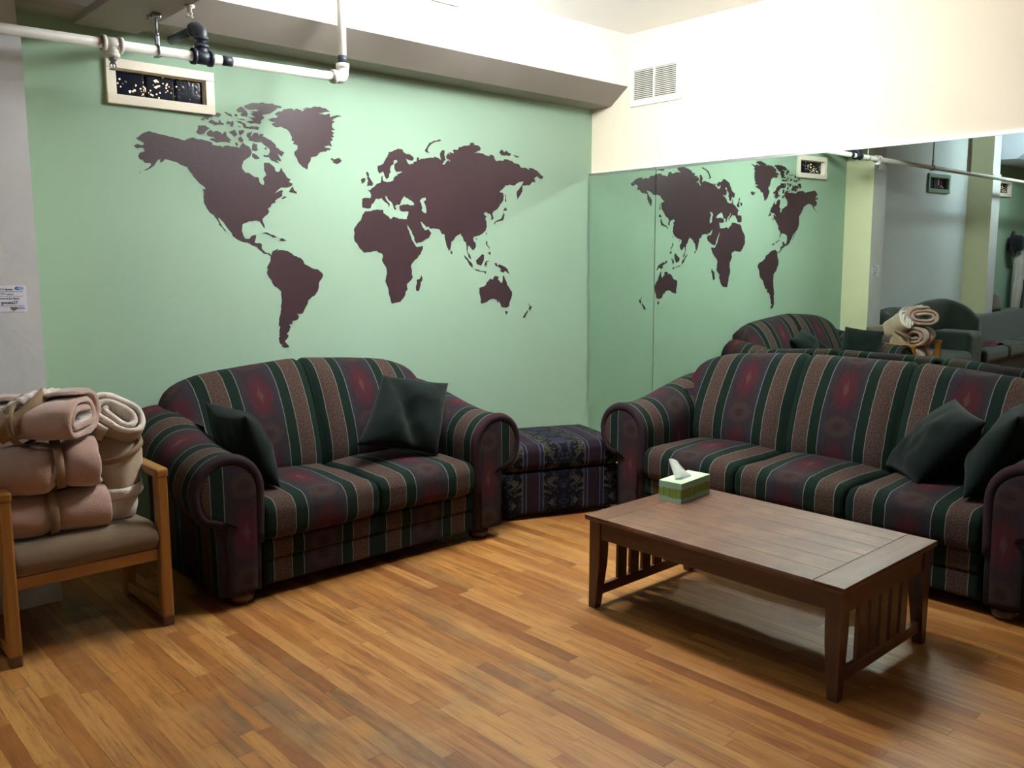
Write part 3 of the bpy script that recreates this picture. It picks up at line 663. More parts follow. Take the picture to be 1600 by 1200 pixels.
o = v2.build('ceiling_sprinkler', M['pipe']); o.location = (1.572, 3.73, 2.571)
tag(o, 'small pale sprinkler head under the edge of the flat beam', 'sprinkler')

# ---------------------------------------------------------------- air vent
vt = thing('air_vent', 'white two-panel louvred air vent on the cream wall', 'vent', (0, 0, 0))
s0, s1, z0, z1 = WY - 4.034, WY - 3.598, 2.571, 2.844
i0, i1, k0, k1 = WY - 4.004, WY - 3.642, 2.609, 2.808
vt.matrix_world = RWM @ Matrix.Translation((s0, 0, z0))
def L_(a): return a - s0
def K_(a): return a - z0
g = MB()
D = -0.014
g.box(0, s1 - s0, D, 0.001, 0, K_(k0), bev=0.003).box(0, s1 - s0, D, 0.001, K_(k1), z1 - z0, bev=0.003)
g.box(0, L_(i0), D, 0.001, K_(k0), K_(k1), bev=0.002).box(L_(i1), s1 - s0, D, 0.001, K_(k0), K_(k1), bev=0.002)
sm = WY - 3.828
g.box(L_(sm) - 0.006, L_(sm) + 0.006, D, 0.001, K_(k0), K_(k1))
g.build('vent_frame', M['ventp'], vt)
MB().box(L_(i0), L_(i1), -0.0012, 0.0005, K_(k0), K_(k1)).build('vent_cavity', M['cavity'], vt)
for a, b in ((i0 + 0.001, sm - 0.007), (sm + 0.007, i1 - 0.001)):
    g = MB(); n = 16
    for k in range(n):
        zc = k0 + (k + 0.5) * (k1 - k0) / n
        m = Matrix.Translation((0, -0.006, K_(zc))) @ Matrix.Rotation(math.radians(38), 4, 'X')
        g.box(L_(a), L_(b), -0.0065, 0.0065, -0.0009, 0.0009, M=m)
    g.build('louvre_panel', M['ventp'], vt)

# ---------------------------------------------------------------- wifi notice on the pillar
nt = thing('paper_notice', 'white paper notice with printed lines taped to the plaster pillar', 'sign', (0.806, 4.112, 1.2985), 0)
nt.rotation_euler = (0, math.radians(1.0), 0)
pw, ph = 0.160, 0.110
MB().box(0, pw, -0.0012, 0, 0, ph).build('sheet', M['paper'], nt)
def text(body, size, x, z, mat, parent, align='CENTER', wide=1.0, bold=0.0):
    cu = bpy.data.curves.new('t', 'FONT'); cu.body = body; cu.size = size; cu.align_x = align; cu.offset = bold
    ob = bpy.data.objects.new('t', cu); COL.objects.link(ob)
    bpy.context.view_layer.update()
    me = bpy.data.meshes.new_from_object(ob.evaluated_get(bpy.context.evaluated_depsgraph_get()))
    bpy.data.objects.remove(ob); bpy.data.curves.remove(cu)
    g = MB()
    g.add([(x + v.co.x * wide, -0.0016, z + v.co.y) for v in me.vertices], [tuple(p.vertices) for p in me.polygons])
    bpy.data.meshes.remove(me)
    return g
def merge(gs, name, mat, parent):
    a = MB()
    for g in gs: a.add(g.v, g.f)
    return a.build(name, mat, parent, fixn=False)
cx = 0.088
merge([text('TTP Mobile', 0.0100, cx - 0.004, 0.0905, None, None, bold=0.00018), text('TTP Laptop', 0.0100, cx - 0.002, 0.0715, None, None, bold=0.00018),
       text('Password for Both', 0.0118, cx, 0.0525, None, None, bold=0.0002), text('gocats27', 0.0172, cx + 0.006, 0.0335, None, None, bold=0.0004)], 'bold_lettering', M['ink'], nt)
small = []
for zz, a, b in ((0.0835, 0.02, 0.148), (0.0645, 0.02, 0.148), (0.0245, 0.015, 0.150)):
    x = a; rnd = random.Random(int(zz * 1e4))
    while x < b:
        w = rnd.uniform(0.005, 0.014); small.append(MB().box(x, min(x + w, b), -0.0016, -0.0013, zz, zz + 0.0024)); x += w + 0.003
merge(small, 'fine_lettering', M['inkgrey'], nt)['kind'] = 'stuff'
def oval(cx, cz, rx, rz, y, n=24): return MB().add([(cx + rx * math.cos(2 * PI * k / n), y, cz + rz * math.sin(2 * PI * k / n)) for k in range(n)], [tuple(range(n))])
merge([oval(0.128, 0.0985, 0.0125, 0.0075, -0.0015)], 'blue_logo', M['inkblue'], nt)
merge([oval(0.139, 0.0985, 0.0115, 0.0068, -0.0017), oval(0.128, 0.0985, 0.006, 0.0025, -0.0018)], 'pale_logo', M['inklight'], nt)
MB().add([(x, -0.0016, z) for x, z in ((0.094, 0.021), (0.118, 0.021), (0.128, 0.018), (0.120, 0.010), (0.110, 0.004), (0.100, 0.008))], [(0, 1, 2, 3, 4, 5)]).build('speech_mark', M['inkbrown'], nt, fixn=False)
merge([MB().box(0.122, 0.150, -0.0016, -0.0013, 0.0165, 0.019), MB().box(0.126, 0.152, -0.0016, -0.0013, 0.0115, 0.0135)], 'caption_print', M['inkblue'], nt)
# ---------------------------------------------------------------- striped sofas
VS, VB = 0.21, -0.035
def make_sofa(name, label, ncush, loc, rz, depth=0.86):
    CW = 0.605; W = CW * ncush / 2; AW = 0.32; d = depth
    r = thing(name, label, 'sofa', loc, rz)
    ZC = 0.47
    cens = [-W + CW * (c + 0.5) for c in range(ncush)]
    def ucen(x): return min(abs(x - q) for q in cens)
    # plinth body and outer back
    g = MB().box(-W - 0.19, W + 0.19, 0.05, d - 0.02, 0.055, 0.262, bev=0.012)
    g.build('base_frame', M['fab'], r)
    # front rails
    for nm, za, zb, y in (('front_rail', 0.178, 0.272, 0.012), ('lower_rail', 0.062, 0.182, 0.020)):
        prof = rrect(y, y + 0.06, za, zb, 0.016, 4, 4)
        xs = [-W + 2 * W * k / (24 * ncush) for k in range(24 * ncush + 1)]
        MB().loft([[(x, p[0], p[1]) for p in prof] for x in xs], [ucen(x) * 0.965 for x in xs]).build(nm, M['fab'], r)
    # seat cushions
    for c in range(ncush):
        xa = -W + CW * c + 0.003; xb = xa + CW - 0.006; xc = (xa + xb) / 2
        prof = rrect(-0.02, 0.66, 0.270, 0.452, 0.055, 7, 9)
        secs, us = [], []
        steps = [(0, .72), (.006, .86), (.016, .945), (.032, .985), (.06, 1.0)]
        xs = [(xa + a, f) for a, f in steps] + [(xa + 0.06 + (xb - xa - 0.12) * k / 14, 1.0) for k in range(1, 14)] + [(xb - a, f) for a, f in reversed(steps)]
        for x, f in xs:
            e = 1 - ((x - xc) / (CW / 2)) ** 2
            sc = []
            for y, z in prof:
                yy = 0.32 + (y - 0.32) * (1 - (1 - f) * 0.12); zz = 0.361 + (z - 0.361) * f
                q = max(0.0, 1 - ((y - 0.30) / 0.36) ** 2)
                if z > 0.36: zz += 0.030 * e * q
                if y < 0.05: yy -= 0.018 * e * max(0, 1 - ((z - 0.36) / 0.09) ** 2)
                n = noise.noise(Vector((x * 5 + c * 7, y * 5, z * 5))) * 0.008
                sc.append((x, yy, zz + n))
            secs.append(sc); us.append(x - xc)
        g = MB().loft(secs, us)
        g.uv = [[(a * 0.965, b + VS) for a, b in q] for q in g.uv]
        g.build('seat_cushion', M['fab'], r)
    # back cushions with camel shoulders
    BW = W + 0.155
    sh = [(0.0, 0.80), (0.012, 0.835), (0.035, 0.868), (0.07, 0.893), (0.12, 0.915), (0.2, 0.938), (0.3, 0.953), (0.45, 0.966), (0.7, 0.984), (2, 0.986)]
    def htop(x):
        e = BW - abs(x)
        for (a, ha), (b, hb) in zip(sh, sh[1:]):
            if e <= b: return ha + (hb - ha) * max(0, (e - a)) / (b - a)
        return sh[-1][1]
    yb = d
    def bprof(h, puff, t=1.0):
        k = (h - 0.40) / 0.58
        P = [(yb - 0.34, 0.40), (yb - 0.345 - 0.02 * puff, 0.50), (yb - 0.315 - 0.028 * puff, 0.64), (yb - 0.265 - 0.022 * puff, 0.78), (yb - 0.205 - 0.012 * puff, 0.90), (yb - 0.150, 0.966), (yb - 0.085, 0.985), (yb - 0.035, 0.962), (yb - 0.012, 0.90), (yb - 0.004, 0.72), (yb - 0.004, 0.50), (yb - 0.004, 0.40)]
        P = [((yb - 0.15) + (y - (yb - 0.15)) * t, 0.40 + (z - 0.40) * k) for y, z in P]
        cl = [tuple(q)[:2] for q in catmull([(a, b, 0) for a, b in P], 5)]
        bot = [(cl[-1][0] + (cl[0][0] - cl[-1][0]) * k / 6, 0.40) for k in range(1, 6)]
        return cl + bot
    for c in range(ncush):
        xa = -W + CW * c + 0.002; xb = xa + CW - 0.004; xc = (xa + xb) / 2
        if c == 0: xa = -BW
        if c == ncush - 1: xb = BW
        secs, us = [], []
        def seamf(x):
            f = 1.0; tt = 1.0; dr = 0.0
            for xe, outer in ((xa, c == 0), (xb, c == ncush - 1)):
                e = abs(x - xe)
                if outer: tt = min(tt, 0.62 + 0.38 * math.sqrt(min(1, e / 0.11))) if e < 0.11 else tt
                else:
                    f = min(f, sstep(0, 0.10, e) * 0.9 + 0.1); dr = max(dr, 0.012 * (1 - sstep(0, 0.03, e)))
                    tt = min(tt, 0.93 + 0.07 * sstep(0, 0.03, e))
            return f, tt, dr
        N = 40
        for k in range(N + 1):
            t = k / N; t = 0.5 - 0.5 * math.cos(PI * t) if True else t
            x = xa + (xb - xa) * t
            f, tt, dr = seamf(x)
            sc = []
            for y, z in bprof(htop(x) - dr, f, tt):
                n = noise.noise(Vector((x * 4 + 3, y * 4, z * 4 + c))) * 0.011
                # outer cushions end against the arm: nothing of them hangs below the arm top outside the seat
                zz = z
                lim = 0.40 + 0.34 * sstep(W - 0.01, W + 0.05, abs(x))
                if zz < lim: zz = lim
                sc.append((x, y + n, zz))
            secs.append(sc); us.append(x - xc)
        g = MB().loft(secs, us)
        g.uv = [[(a * 0.965, b + VB) for a, b in q] for q in g.uv]
        g.build('back_cushion', M['fab'], r)
    # outer back
    g = MB(); prof = rrect(d - 0.09, d, 0.06, 0.88, 0.02, 4, 8)
    xs = [-W - 0.10 + (2 * W + 0.20) * k / 30 for k in range(31)]
    g.loft([[(x, p[0], 0.06 + (p[1] - 0.06) * (min(htop(x) - 0.03, 0.93) - 0.06) / 0.82) for p in prof] for x in xs], [ucen(x) * 0.965 for x in xs])
    g.build('back_frame', M['fab'], r)
    # arms
    R_ = 0.163; 
    def zc(y): return 0.527 + 0.125 * sstep(0.10, 0.98, y / d)
    def aprof(y, s, k=1.0, inset=0.0):
        c = zc(y); rr = R_ - inset; xa = W + R_
        P = [(W + 0.012 + inset, 0.06 + inset * 0.3), (W + 0.006 + inset, 0.25), (W + inset, c - 0.06)]
        P += [(xa - rr * math.cos(a), c + rr * math.sin(a)) for a in [PI * q / 16 for q in range(17)]]
        P += [(xa + rr * 0.93, c - 0.06), (xa + rr * 0.74, c - 0.105), (xa + rr * 0.45, c - 0.118), (W + 0.215 - inset, c - 0.13), (W + 0.21 - inset, 0.30), (W + 0.207 - inset, 0.06 + inset * 0.3)]
        P += [(W + 0.207 - inset + (0.012 + 2 * inset - 0.207) * q / 4, 0.06 + inset * 0.3) for q in range(1, 4)]
        return [(s * x, z) for x, z in P]
    for s in (-1, 1):
        ar = MB(); ys = [0.0, 0.004, 0.012] + [0.03 + (d - 0.05) * k / 30 for k in range(31)]
        secs = []
        for y in ys:
            ins = 0.012 * (1 - sstep(0, 0.02, y)) + 0.03 * sstep(d - 0.06, d - 0.015, y)
            secs.append([(x, y, z) for x, z in aprof(y, s, 1, ins)])
        a = ar.loft(secs, [y + 0.068 for y in ys]).build('arm', M['fab'], r)
        # puffy welt following the arch of the arm front
        arch = aprof(0.0, s, 1, 0.020)[1:24]
        arch[0] = (arch[0][0], 0.28)
        pts = catmull([(x, 0.006, z) for x, z in arch], 3)
        w = MB(); w.tube(pts, 0.026, 12)
        w.uv = [[(0.055, v) for u, v in q] for q in w.uv]
        w.build('arm_welt', M['fab'], a)
        # front panel of the arm
        g = MB(); xc = s * (W + 0.108)
        fp = aprof(0.0, 1, 1, 0.034)
        fp = [(s * x, z) for x, z in fp]
        fr = MB()
        cen = (xc, 0.36)
        def shr(k, y): return [(cen[0] + (x - cen[0]) * k, y, cen[1] + (z - cen[1]) * k) for x, z in fp]
        fr.loft([shr(1.0, 0.02), shr(1.0, -0.006), shr(0.975, -0.013), shr(0.92, -0.016), shr(0.6, -0.017), shr(0.2, -0.017)])
        fr.uv = [[(0, 0)] * len(q) for q in fr.f]
        fr.uv = [[(fr.v[k][0] - xc + 0.02 * s, fr.v[k][2] + 0.08) for k in q] for q in fr.f]
        fr.build('arm_front_panel', M['fab'], a)
        # lower front of the arm post
        lp = MB(); pr = rrect(W + 0.012, W + 0.207, 0.06, 0.40, 0.02, 4, 4)
    # bun feet
    for sx in (-1, 1):
        for y in (0.07, d - 0.10):
            m = Matrix.Translation((sx * (W + 0.09), y, 0))
            MB().lathe([(0.0, 0.0), (0.035, 0.0), (0.052, 0.012), (0.058, 0.03), (0.050, 0.048), (0.036, 0.058), (0.036, 0.07), (0, 0.07)], 24, 0, m).build('bun_foot', M['bun'], r)
    return r

make_sofa('loveseat', 'striped two-seat loveseat with rolled arms under the world map', 2, (2.300, 3.485, 0), 0.0)
make_sofa('sofa', 'striped three-seat sofa with rolled arms in front of the wall mirror', 3, (3.862, 2.185, 0), -PI / 2 + 0.009, 0.83)

# ---------------------------------------------------------------- throw pillows
def pillow(label, c00, c10, c11, c01, T, seed, crease=None):
    """four corner points (bottom-left, bottom-right, top-right, top-left), thickness T"""
    P = [Vector(p) for p in (c00, c10, c11, c01)]
    cen = sum(P, Vector()) / 4
    n = (P[1] - P[0] + P[2] - P[3]).cross(P[3] - P[0] + P[2] - P[1]).normalized()
    N = 30
    def co(i, j, side):
        u, v = i / N, j / N
        p = P[0] * (1 - u) * (1 - v) + P[1] * u * (1 - v) + P[2] * u * v + P[3] * (1 - u) * v
        a, b = 2 * u - 1, 2 * v - 1
        k = (1 - abs(a) ** 2.4) ** 0.55 * (1 - abs(b) ** 2.4) ** 0.55
        pin = 0.055 * ((1 - a * a) * b * b * b * b + (1 - b * b) * a * a * a * a)      # sides pulled in
        p = p + (cen - p) * pin
        h = T / 2 * k
        w = noise.noise(p * 6 + Vector((seed, 0, 0))) * 0.026 + noise.noise(p * 15 + Vector((seed, 3, 0))) * 0.010
        if crease: h *= 1 - 0.4 * math.exp(-((a * 0.8 + b * 0.5 + crease) / 0.14) ** 2)
        return p - cen + n * (side * h + w * k)
    V, Fc = [], []
    for side in (1, -1):
        b = len(V)
        for i in range(N + 1):
            for j in range(N + 1): V.append(co(i, j, side))
        for i in range(N):
            for j in range(N):
                q = (b + i * (N + 1) + j, b + (i + 1) * (N + 1) + j, b + (i + 1) * (N + 1) + j + 1, b + i * (N + 1) + j + 1)
                Fc.append(q if side == 1 else q[::-1])
    g = MB().add(V, Fc, None, 0, True)
    o = g.build('throw_pillow', M['velvet'], None, fixn=False)
    bm = bmesh.new(); bm.from_mesh(o.data); bmesh.ops.remove_doubles(bm, verts=bm.verts, dist=0.0008); bm.to_mesh(o.data); bm.free()
    o.location = cen
    return tag(o, label, 'pillow', 'dark green throw pillows')
pillow('dark green pillow slumped against the left arm of the loveseat', (1.835, 3.99, 0.475), (1.835, 3.595, 0.475), (1.69, 3.61, 0.825), (1.67, 4.00, 0.845), 0.18, 1)
pillow('creased black green pillow propped at the right end of the loveseat', (2.33, 3.72, 0.585), (2.80, 3.66, 0.475), (2.985, 3.80, 0.835), (2.615, 3.90, 0.905), 0.20, 5, 0.15)
pillow('dark green pillow tilted on its corner on the three-seat sofa', (4.36, 1.93, 0.47), (4.06, 1.64, 0.475), (4.14, 1.385, 0.80), (4.43, 1.635, 0.85), 0.19, 9)
pillow('dark green pillow against the right arm of the three-seat sofa', (4.38, 1.46, 0.475), (3.96, 1.40, 0.475), (4.02, 1.225, 0.86), (4.42, 1.275, 0.885), 0.17, 14)

# ---------------------------------------------------------------- ottoman
ang = math.radians(-20.7)
t_ = Vector((math.cos(ang), math.sin(ang), 0)); n_ = Vector((-t_.y, t_.x, 0))
oc = Vector((3.600, 3.526, 0)) + t_ * 0.030
ot = thing('ottoman', 'navy damask upholstered ottoman in the corner between the two sofas', 'ottoman', oc, ang)
hw, dp = 0.382, 0.56
def ring(x0, x1, y0, y1, z, rr, n=6): return [(x, y, z) for x, y in rrect(x0, x1, y0, y1, rr, n, 12)]
def otto(za, zb, ins, crown, name):
    g = MB(); xs = [-hw - 0.0, -hw + 0.004, -hw + 0.012, -hw + 0.03] + [-hw + 0.03 + (2 * hw - 0.06) * k / 22 for k in range(1, 22)] + [hw - 0.03, hw - 0.012, hw - 0.004, hw]
    prof = rrect(0, dp, za, zb, 0.022, 5, 8)
    if crown: prof = [(y, z) for y, z in rrect(-0.012, dp + 0.006, za, zb, 0.05, 8, 8)]
    secs = []
    for i, x in enumerate(xs):
        e = min(x + hw, hw - x); f = 1 - 0.10 * (1 - sstep(0, 0.03, e)) if crown else 1 - 0.02 * (1 - sstep(0, 0.02, e))
        zc_ = (za + zb) / 2
        secs.append([(x, dp / 2 + (y - dp / 2) * (1 - (1 - f) * 0.3), zc_ + (z - zc_) * f + (crown * (1 - (x / hw) ** 2) * max(0, 1 - ((y - dp / 2) / (dp / 2)) ** 2) if z > zc_ else 0)) for y, z in prof])
    g.loft(secs, xs).build(name, M['dam'], ot)
otto(0.03, 0.285, 0, 0, 'ottoman_base')
otto(0.287, 0.444, 0, 0.018, 'ottoman_cushion')
for x in (-hw + 0.06, hw - 0.06):
    for y in (0.06, dp - 0.06):
        MB().lathe([(0, 0), (0.022, 0), (0.026, 0.035), (0, 0.035)], 16, 0, Matrix.Translation((x, y, 0))).build('foot', M['bun'], ot)

# ---------------------------------------------------------------- coffee table
TX0, TX1, TY0, TY1, TZ = 2.700, 3.463, 1.303, 2.487, 0.420
ct = thing('coffee_table', 'dark wood mission style coffee table with slatted ends', 'table', (TX0, TY0, 0))
tw, tl = TX1 - TX0, TY1 - TY0
be = 0.115
th = 0.022
g = MB(); nb = 6; bw = tw / nb
g.rbox(0, tw, 0, tl, TZ - th, TZ - 0.0035, 0.004)
b2 = MB()
for k in range(nb):
    b2.rbox(bw * k + 0.0008, bw * (k + 1) - 0.0008, be + 0.0012, tl - be - 0.0012, TZ - 0.006, TZ, 0.0012)
tp = g.build('table_top', M['top'], ct)
b2.build('top_boards', M['top'], tp)
for y0, y1 in ((0.0, be), (tl - be, tl)):
    MB().rbox(0.0, tw, y0, y1, TZ - 0.012, TZ, 0.002).build('breadboard_end', M['walnut_x'], tp)
lg = 0.058; ix0, ix1 = 0.018, tw - 0.018; iy0, iy1 = 0.014, tl - 0.014
def taper_leg(x0, y0, dx, dy):
    """square post tapering inwards below the lower rail"""
    g = MB(); secs = []
    for z, k in ((0.0, 0.60), (0.006, 0.66), (0.06, 0.74), (0.20, 0.96), (0.26, 1.0), (TZ - th, 1.0)):
        w = lg * k
        xa = x0 if dx > 0 else x0 - w; ya = y0 if dy > 0 else y0 - w
        secs.append([(xa, ya, z), (xa + w, ya, z), (xa + w, ya + w, z), (xa, ya + w, z)])
    return g.loft(secs, None, True, True, 0, False).build('leg', M['walnut'], ct)
for x, dx in ((ix0, 1), (ix1, -1)):
    for y, dy in ((iy0, 1), (iy1, -1)): taper_leg(x, y, dx, dy)
for x in (ix0 + 0.006, ix1 - 0.028):
    MB().rbox(x, x + 0.022, iy0 + lg - 0.004, iy1 - lg + 0.004, 0.318, TZ - th, 0.002).build('side_apron', M['walnut_y'], ct)
for y, q in ((iy0 + 0.010, 1), (iy1 - 0.032, 0)):
    MB().rbox(ix0 + lg - 0.004, ix1 - lg + 0.004, y, y + 0.022, 0.305, TZ - th, 0.002).build('end_apron', M['walnut_x'], ct)
    MB().rbox(ix0 + lg - 0.010, ix1 - lg + 0.010, y, y + 0.022, 0.052, 0.097, 0.002).build('end_stretcher', M['walnut_x'], ct)
    for k in range(5):
        xc = tw / 2 + (k - 2) * 0.086
        MB().rbox(xc - 0.029, xc + 0.029, y + 0.003, y + 0.019, 0.09, 0.31, 0.0015).build('slat', M['walnut'], ct)

# ---------------------------------------------------------------- tissue box
tb = thing('tissue_box', 'green tissue box with leafy band on the coffee table', 'tissue box', (3.138, 2.300, TZ), math.radians(5.2))
bl, bwid, bh = 0.255, 0.120, 0.094
MB().box(0, bl, 0, bwid, 0.0, bh - 0.001, bev=0.0015).build('box_body', M['boxside'], tb)
lid = MB(); slot = [(bl / 2 + 0.075 * math.cos(2 * PI * k / 28), bwid / 2 + 0.026 * math.sin(2 * PI * k / 28)) for k in range(28)]
lid.poly([(0.001, 0.001), (bl - 0.001, 0.001), (bl - 0.001, bwid - 0.001), (0.001, bwid - 0.001)], [slot], lambda x, y: (x, y, bh + 0.0004))
lid.build('box_top', M['boxtop'], tb, fixn=False)
MB().add([(x, y, bh + 0.0002) for x, y in slot], [tuple(range(28))]).build('slot_film', M['tissue'], tb, fixn=False)
g = MB(); V = []; n, m = 18, 14
for i in range(n + 1):
    for j in range(m + 1):
        u, v = i / n, j / m
        sp = 0.080 * (1 - 0.42 * v ** 0.9); x = bl / 2 - 0.006 - 0.062 * v ** 1.3 + (u - 0.5) * 2 * sp
        y = bwid / 2 + 0.014 * math.sin(u * 6.5 + v * 1.5) * (1 - 0.3 * v) + 0.010 * v
        z = bh - 0.004 + v * (0.112 - 0.062 * u ** 1.5) - 0.012 * v * abs(2 * u - 0.8) ** 2
        V.append((x, y, z))
Fq = [(i * (m + 1) + j, (i + 1) * (m + 1) + j, (i + 1) * (m + 1) + j + 1, i * (m + 1) + j + 1) for i in range(n) for j in range(m)]
g.add(V, Fq, None, 0, True)
g.build('tissue', M['tissue'], tb, fixn=False)
# ---------------------------------------------------------------- oak armchair
ch = thing('armchair', 'honey oak frame armchair with taupe seat holding rolled blankets', 'chair', (0.985, 3.53, 0))
CX = 0.285
g = MB()
prof = catmull([(-0.012, 0.355, 0), (-0.022, 0.395, 0), (0.0, 0.432, 0), (0.06, 0.446, 0), (0.22, 0.436, 0), (0.42, 0.42, 0), (0.46, 0.40, 0), (0.46, 0.345, 0), (0.22, 0.335, 0), (0.02, 0.335, 0)], 5, True)
secs = []
for x, f in [(-0.262, .80), (-0.258, .9), (-0.25, .97), (-0.23, 1)] + [(-0.23 + 0.46 * k / 12, 1) for k in range(1, 12)] + [(0.23, 1), (0.25, .97), (0.258, .9), (0.262, .80)]:
    secs.append([(x, 0.22 + (p.x - 0.22) * (1 - (1 - f) * 0.1), 0.39 + (p.y - 0.39) * f + (0.010 * (1 - (x / 0.26) ** 2) if p.y > 0.40 else 0)) for p in prof])
g.loft(secs).build('seat', M['taupe'], ch)
# upholstered back, leaning
secs = []
for x, f in [(-0.255, .6), (-0.25, .85), (-0.24, .97), (-0.22, 1)] + [(-0.22 + 0.44 * k / 8, 1) for k in range(1, 8)] + [(0.22, 1), (0.24, .97), (0.25, .85), (0.255, .6)]:
    pr = catmull([(0.395, 0.41, 0), (0.40, 0.60, 0), (0.435, 0.78, 0), (0.46, 0.812, 0), (0.488, 0.79, 0), (0.475, 0.60, 0), (0.455, 0.41, 0)], 5, True)
    secs.append([(x, 0.44 + (p.x - 0.44) * f, 0.60 + (p.y - 0.60) * (0.96 + 0.04 * f)) for p in pr])
MB().loft(secs).build('backrest', M['taupe'], ch)
for s in (-1, 1):
    x0, x1 = (s * CX - 0.023, s * CX + 0.023)
    MB().rbox(x0, x1, -0.022, 0.030, 0.038, 0.640, 0.008).build('front_leg', M['oak'], ch)
    MB().rbox(x0 + 0.0005, x1 - 0.0005, -0.0215, 0.0295, 0.0, 0.045, 0.007).build('leg_tip', M['footcap'], ch)
    MB().rbox(x0, x1, 0.425, 0.475, 0.0, 0.640, 0.008).build('rear_leg', M['oak'], ch)
    MB().rbox(x0 - 0.004, x1 + 0.004, -0.026, 0.49, 0.632, 0.672, 0.010).build('armrest', M['oak_y'], ch)
    MB().rbox(x0 + 0.004, x1 - 0.004, 0.02, 0.435, 0.028, 0.068, 0.006).build('floor_runner', M['oak_y'], ch)
MB().rbox(-CX + 0.02, CX - 0.02, -0.008, 0.018, 0.288, 0.338, 0.005).build('front_rail', M['oak_x'], ch)
MB().rbox(-CX + 0.02, CX - 0.02, 0.435, 0.460, 0.288, 0.338, 0.005).build('rear_rail', M['oak_x'], ch)

# ---------------------------------------------------------------- rolled blankets
def blanket(label, mat4, L, R, turns, sy, sz, mats, flat=0.0, a0=0.0, pinch=0.012, seed=0, band=True, deform=None, rin=0.018, dirn=1, px=0.0, bandmat='ribbon'):
    """spiral-rolled fleece: axis along local x; mats = (outer, inner, edge)"""
    r = thing('rolled_blanket', label, 'blanket', (0, 0, 0), 0, 'rolled blankets on the oak armchair')
    r.matrix_world = mat4
    pitch = (R - rin) / turns; th = pitch * 0.80
    nx = 22; nt = int(38 * turns)
    xs = [-0.5 + k / nx for k in range(nx + 1)]
    def stad(th_, rr):
        c, s = math.cos(th_), math.sin(th_)
        return (sy * (rr * c + flat * math.tanh(2.5 * c)), sz * rr * s)
    def pos(i, xf, off, edge=0.0):
        t = i / nt; a = dirn * (2 * PI * turns * t) + a0
        rr = rin + (R - rin) * t + off
        x = xf * L
        rr *= 1 - pinch / R * math.exp(-((x - px) / 0.028) ** 2) * t
        y, z = stad(a, rr)
        p = Vector((x, y, z))
        nz = noise.noise(Vector((x * 9 + seed, y * 9, z * 9))) * 0.011 + noise.noise(Vector((x * 24 + seed, y * 22, z * 22))) * 0.004
        p += Vector((0, y, z)).normalized() * nz * (0.4 + 0.6 * t)
        p.x += noise.noise(Vector((y * 14 + seed, z * 14, 5 + (0 if xf < 0 else 9)))) * 0.014 * abs(xf) * 2
        return deform(p, xf) if deform else p
    prof = []
    for xf in xs: prof.append((xf, th / 2, 0))
    prof += [(0.5 + th * 0.32 / L, th * 0.36, 2), (0.5 + th * 0.45 / L, 0, 2), (0.5 + th * 0.32 / L, -th * 0.36, 2)]
    for xf in reversed(xs): prof.append((xf, -th / 2, 1))
    prof += [(-0.5 - th * 0.32 / L, -th * 0.36, 2), (-0.5 - th * 0.45 / L, 0, 2), (-0.5 - th * 0.32 / L, th * 0.36, 2)]
    m = len(prof); V, FF, MM = [], [], []
    for i in range(nt + 1):
        k = 1.0
        if i > nt - 4: k = (0.45, 0.7, 0.88, 0.97)[nt - i] if nt - i < 4 else 1
        for xf, off, mt in prof: V.append(pos(i, xf, off * k))
    for i in range(nt):
        for j in range(m):
            q = (i * m + j, i * m + (j + 1) % m, (i + 1) * m + (j + 1) % m, (i + 1) * m + j)
            FF.append(q); MM.append(max(prof[j][2], prof[(j + 1) % m][2]) if 2 in (prof[j][2], prof[(j + 1) % m][2]) else prof[j][2])
    g = MB(); g.add(V, FF, None, 0, True); g.m = MM
    for i, rev in ((0, False), (nt, True)):
        f = [i * m + j for j in range(m)]
        g.f.append(f[::-1] if rev else f); g.uv.append([(0, 0)] * m); g.m.append(1); g.sm.append(True)
    g.build('rolled_fleece', [M[k] for k in mats], r)
    if band:
        b = MB(); n = 40; secs = []
        for xo, ro in ((-0.016, 0.0015), (-0.0155, 0.005), (0.0155, 0.005), (0.016, 0.0015)):
            ring = []
            for k in range(n):
                a = 2 * PI * k / n
                rr = R + th / 2 + ro - pinch * 0.72
                y, z = stad(a, rr); p = Vector((px + xo, y, z))
                nz = noise.noise(Vector((p.x * 9 + seed, y * 9, z * 9))) * 0.011
                p += Vector((0, y, z)).normalized() * nz
                ring.append(deform(p, p.x / L) if deform else p)
            secs.append(ring)
        b.loft(secs, None, True, False).build('tie_band', M[bandmat], r)
    return r
def MX(loc, rx=0, ry=0, rz=0):
    return Matrix.Translation(loc) @ Matrix.Rotation(math.radians(rz), 4, 'Z') @ Matrix.Rotation(math.radians(ry), 4, 'Y') @ Matrix.Rotation(math.radians(rx), 4, 'X')
def lobes(parts):
    def f(p, xf):
        k = 1.0 + sum(a * math.exp(-((xf - c) / w) ** 2) for c, w, a in parts)
        return Vector((p.x, p.y * k, p.z * k))
    return f
blanket('pink beige rolled blanket at the bottom of the stack on the oak chair seat', MX((0.912, 3.668, 0.538), 0, 0, -5), 0.345, 0.088, 3.0, 1.2, 1.02, ('pink', 'sherpa', 'pink'), 0.012, PI * 0.5, 0.018, 1, px=-0.025, deform=lobes([(-0.35, .2, .05), (0.3, .2, .06)]))
blanket('pink beige rolled blanket in the middle of the stack on the oak chair', MX((0.878, 3.660, 0.725), 0, -2, -10), 0.355, 0.090, 2.4, 1.22, 1.02, ('pink', 'sherpa', 'pink'), 0.012, PI * 1.2, 0.026, 4, px=0.045, deform=lobes([(-0.12, .22, .13), (0.38, .16, .08)]))
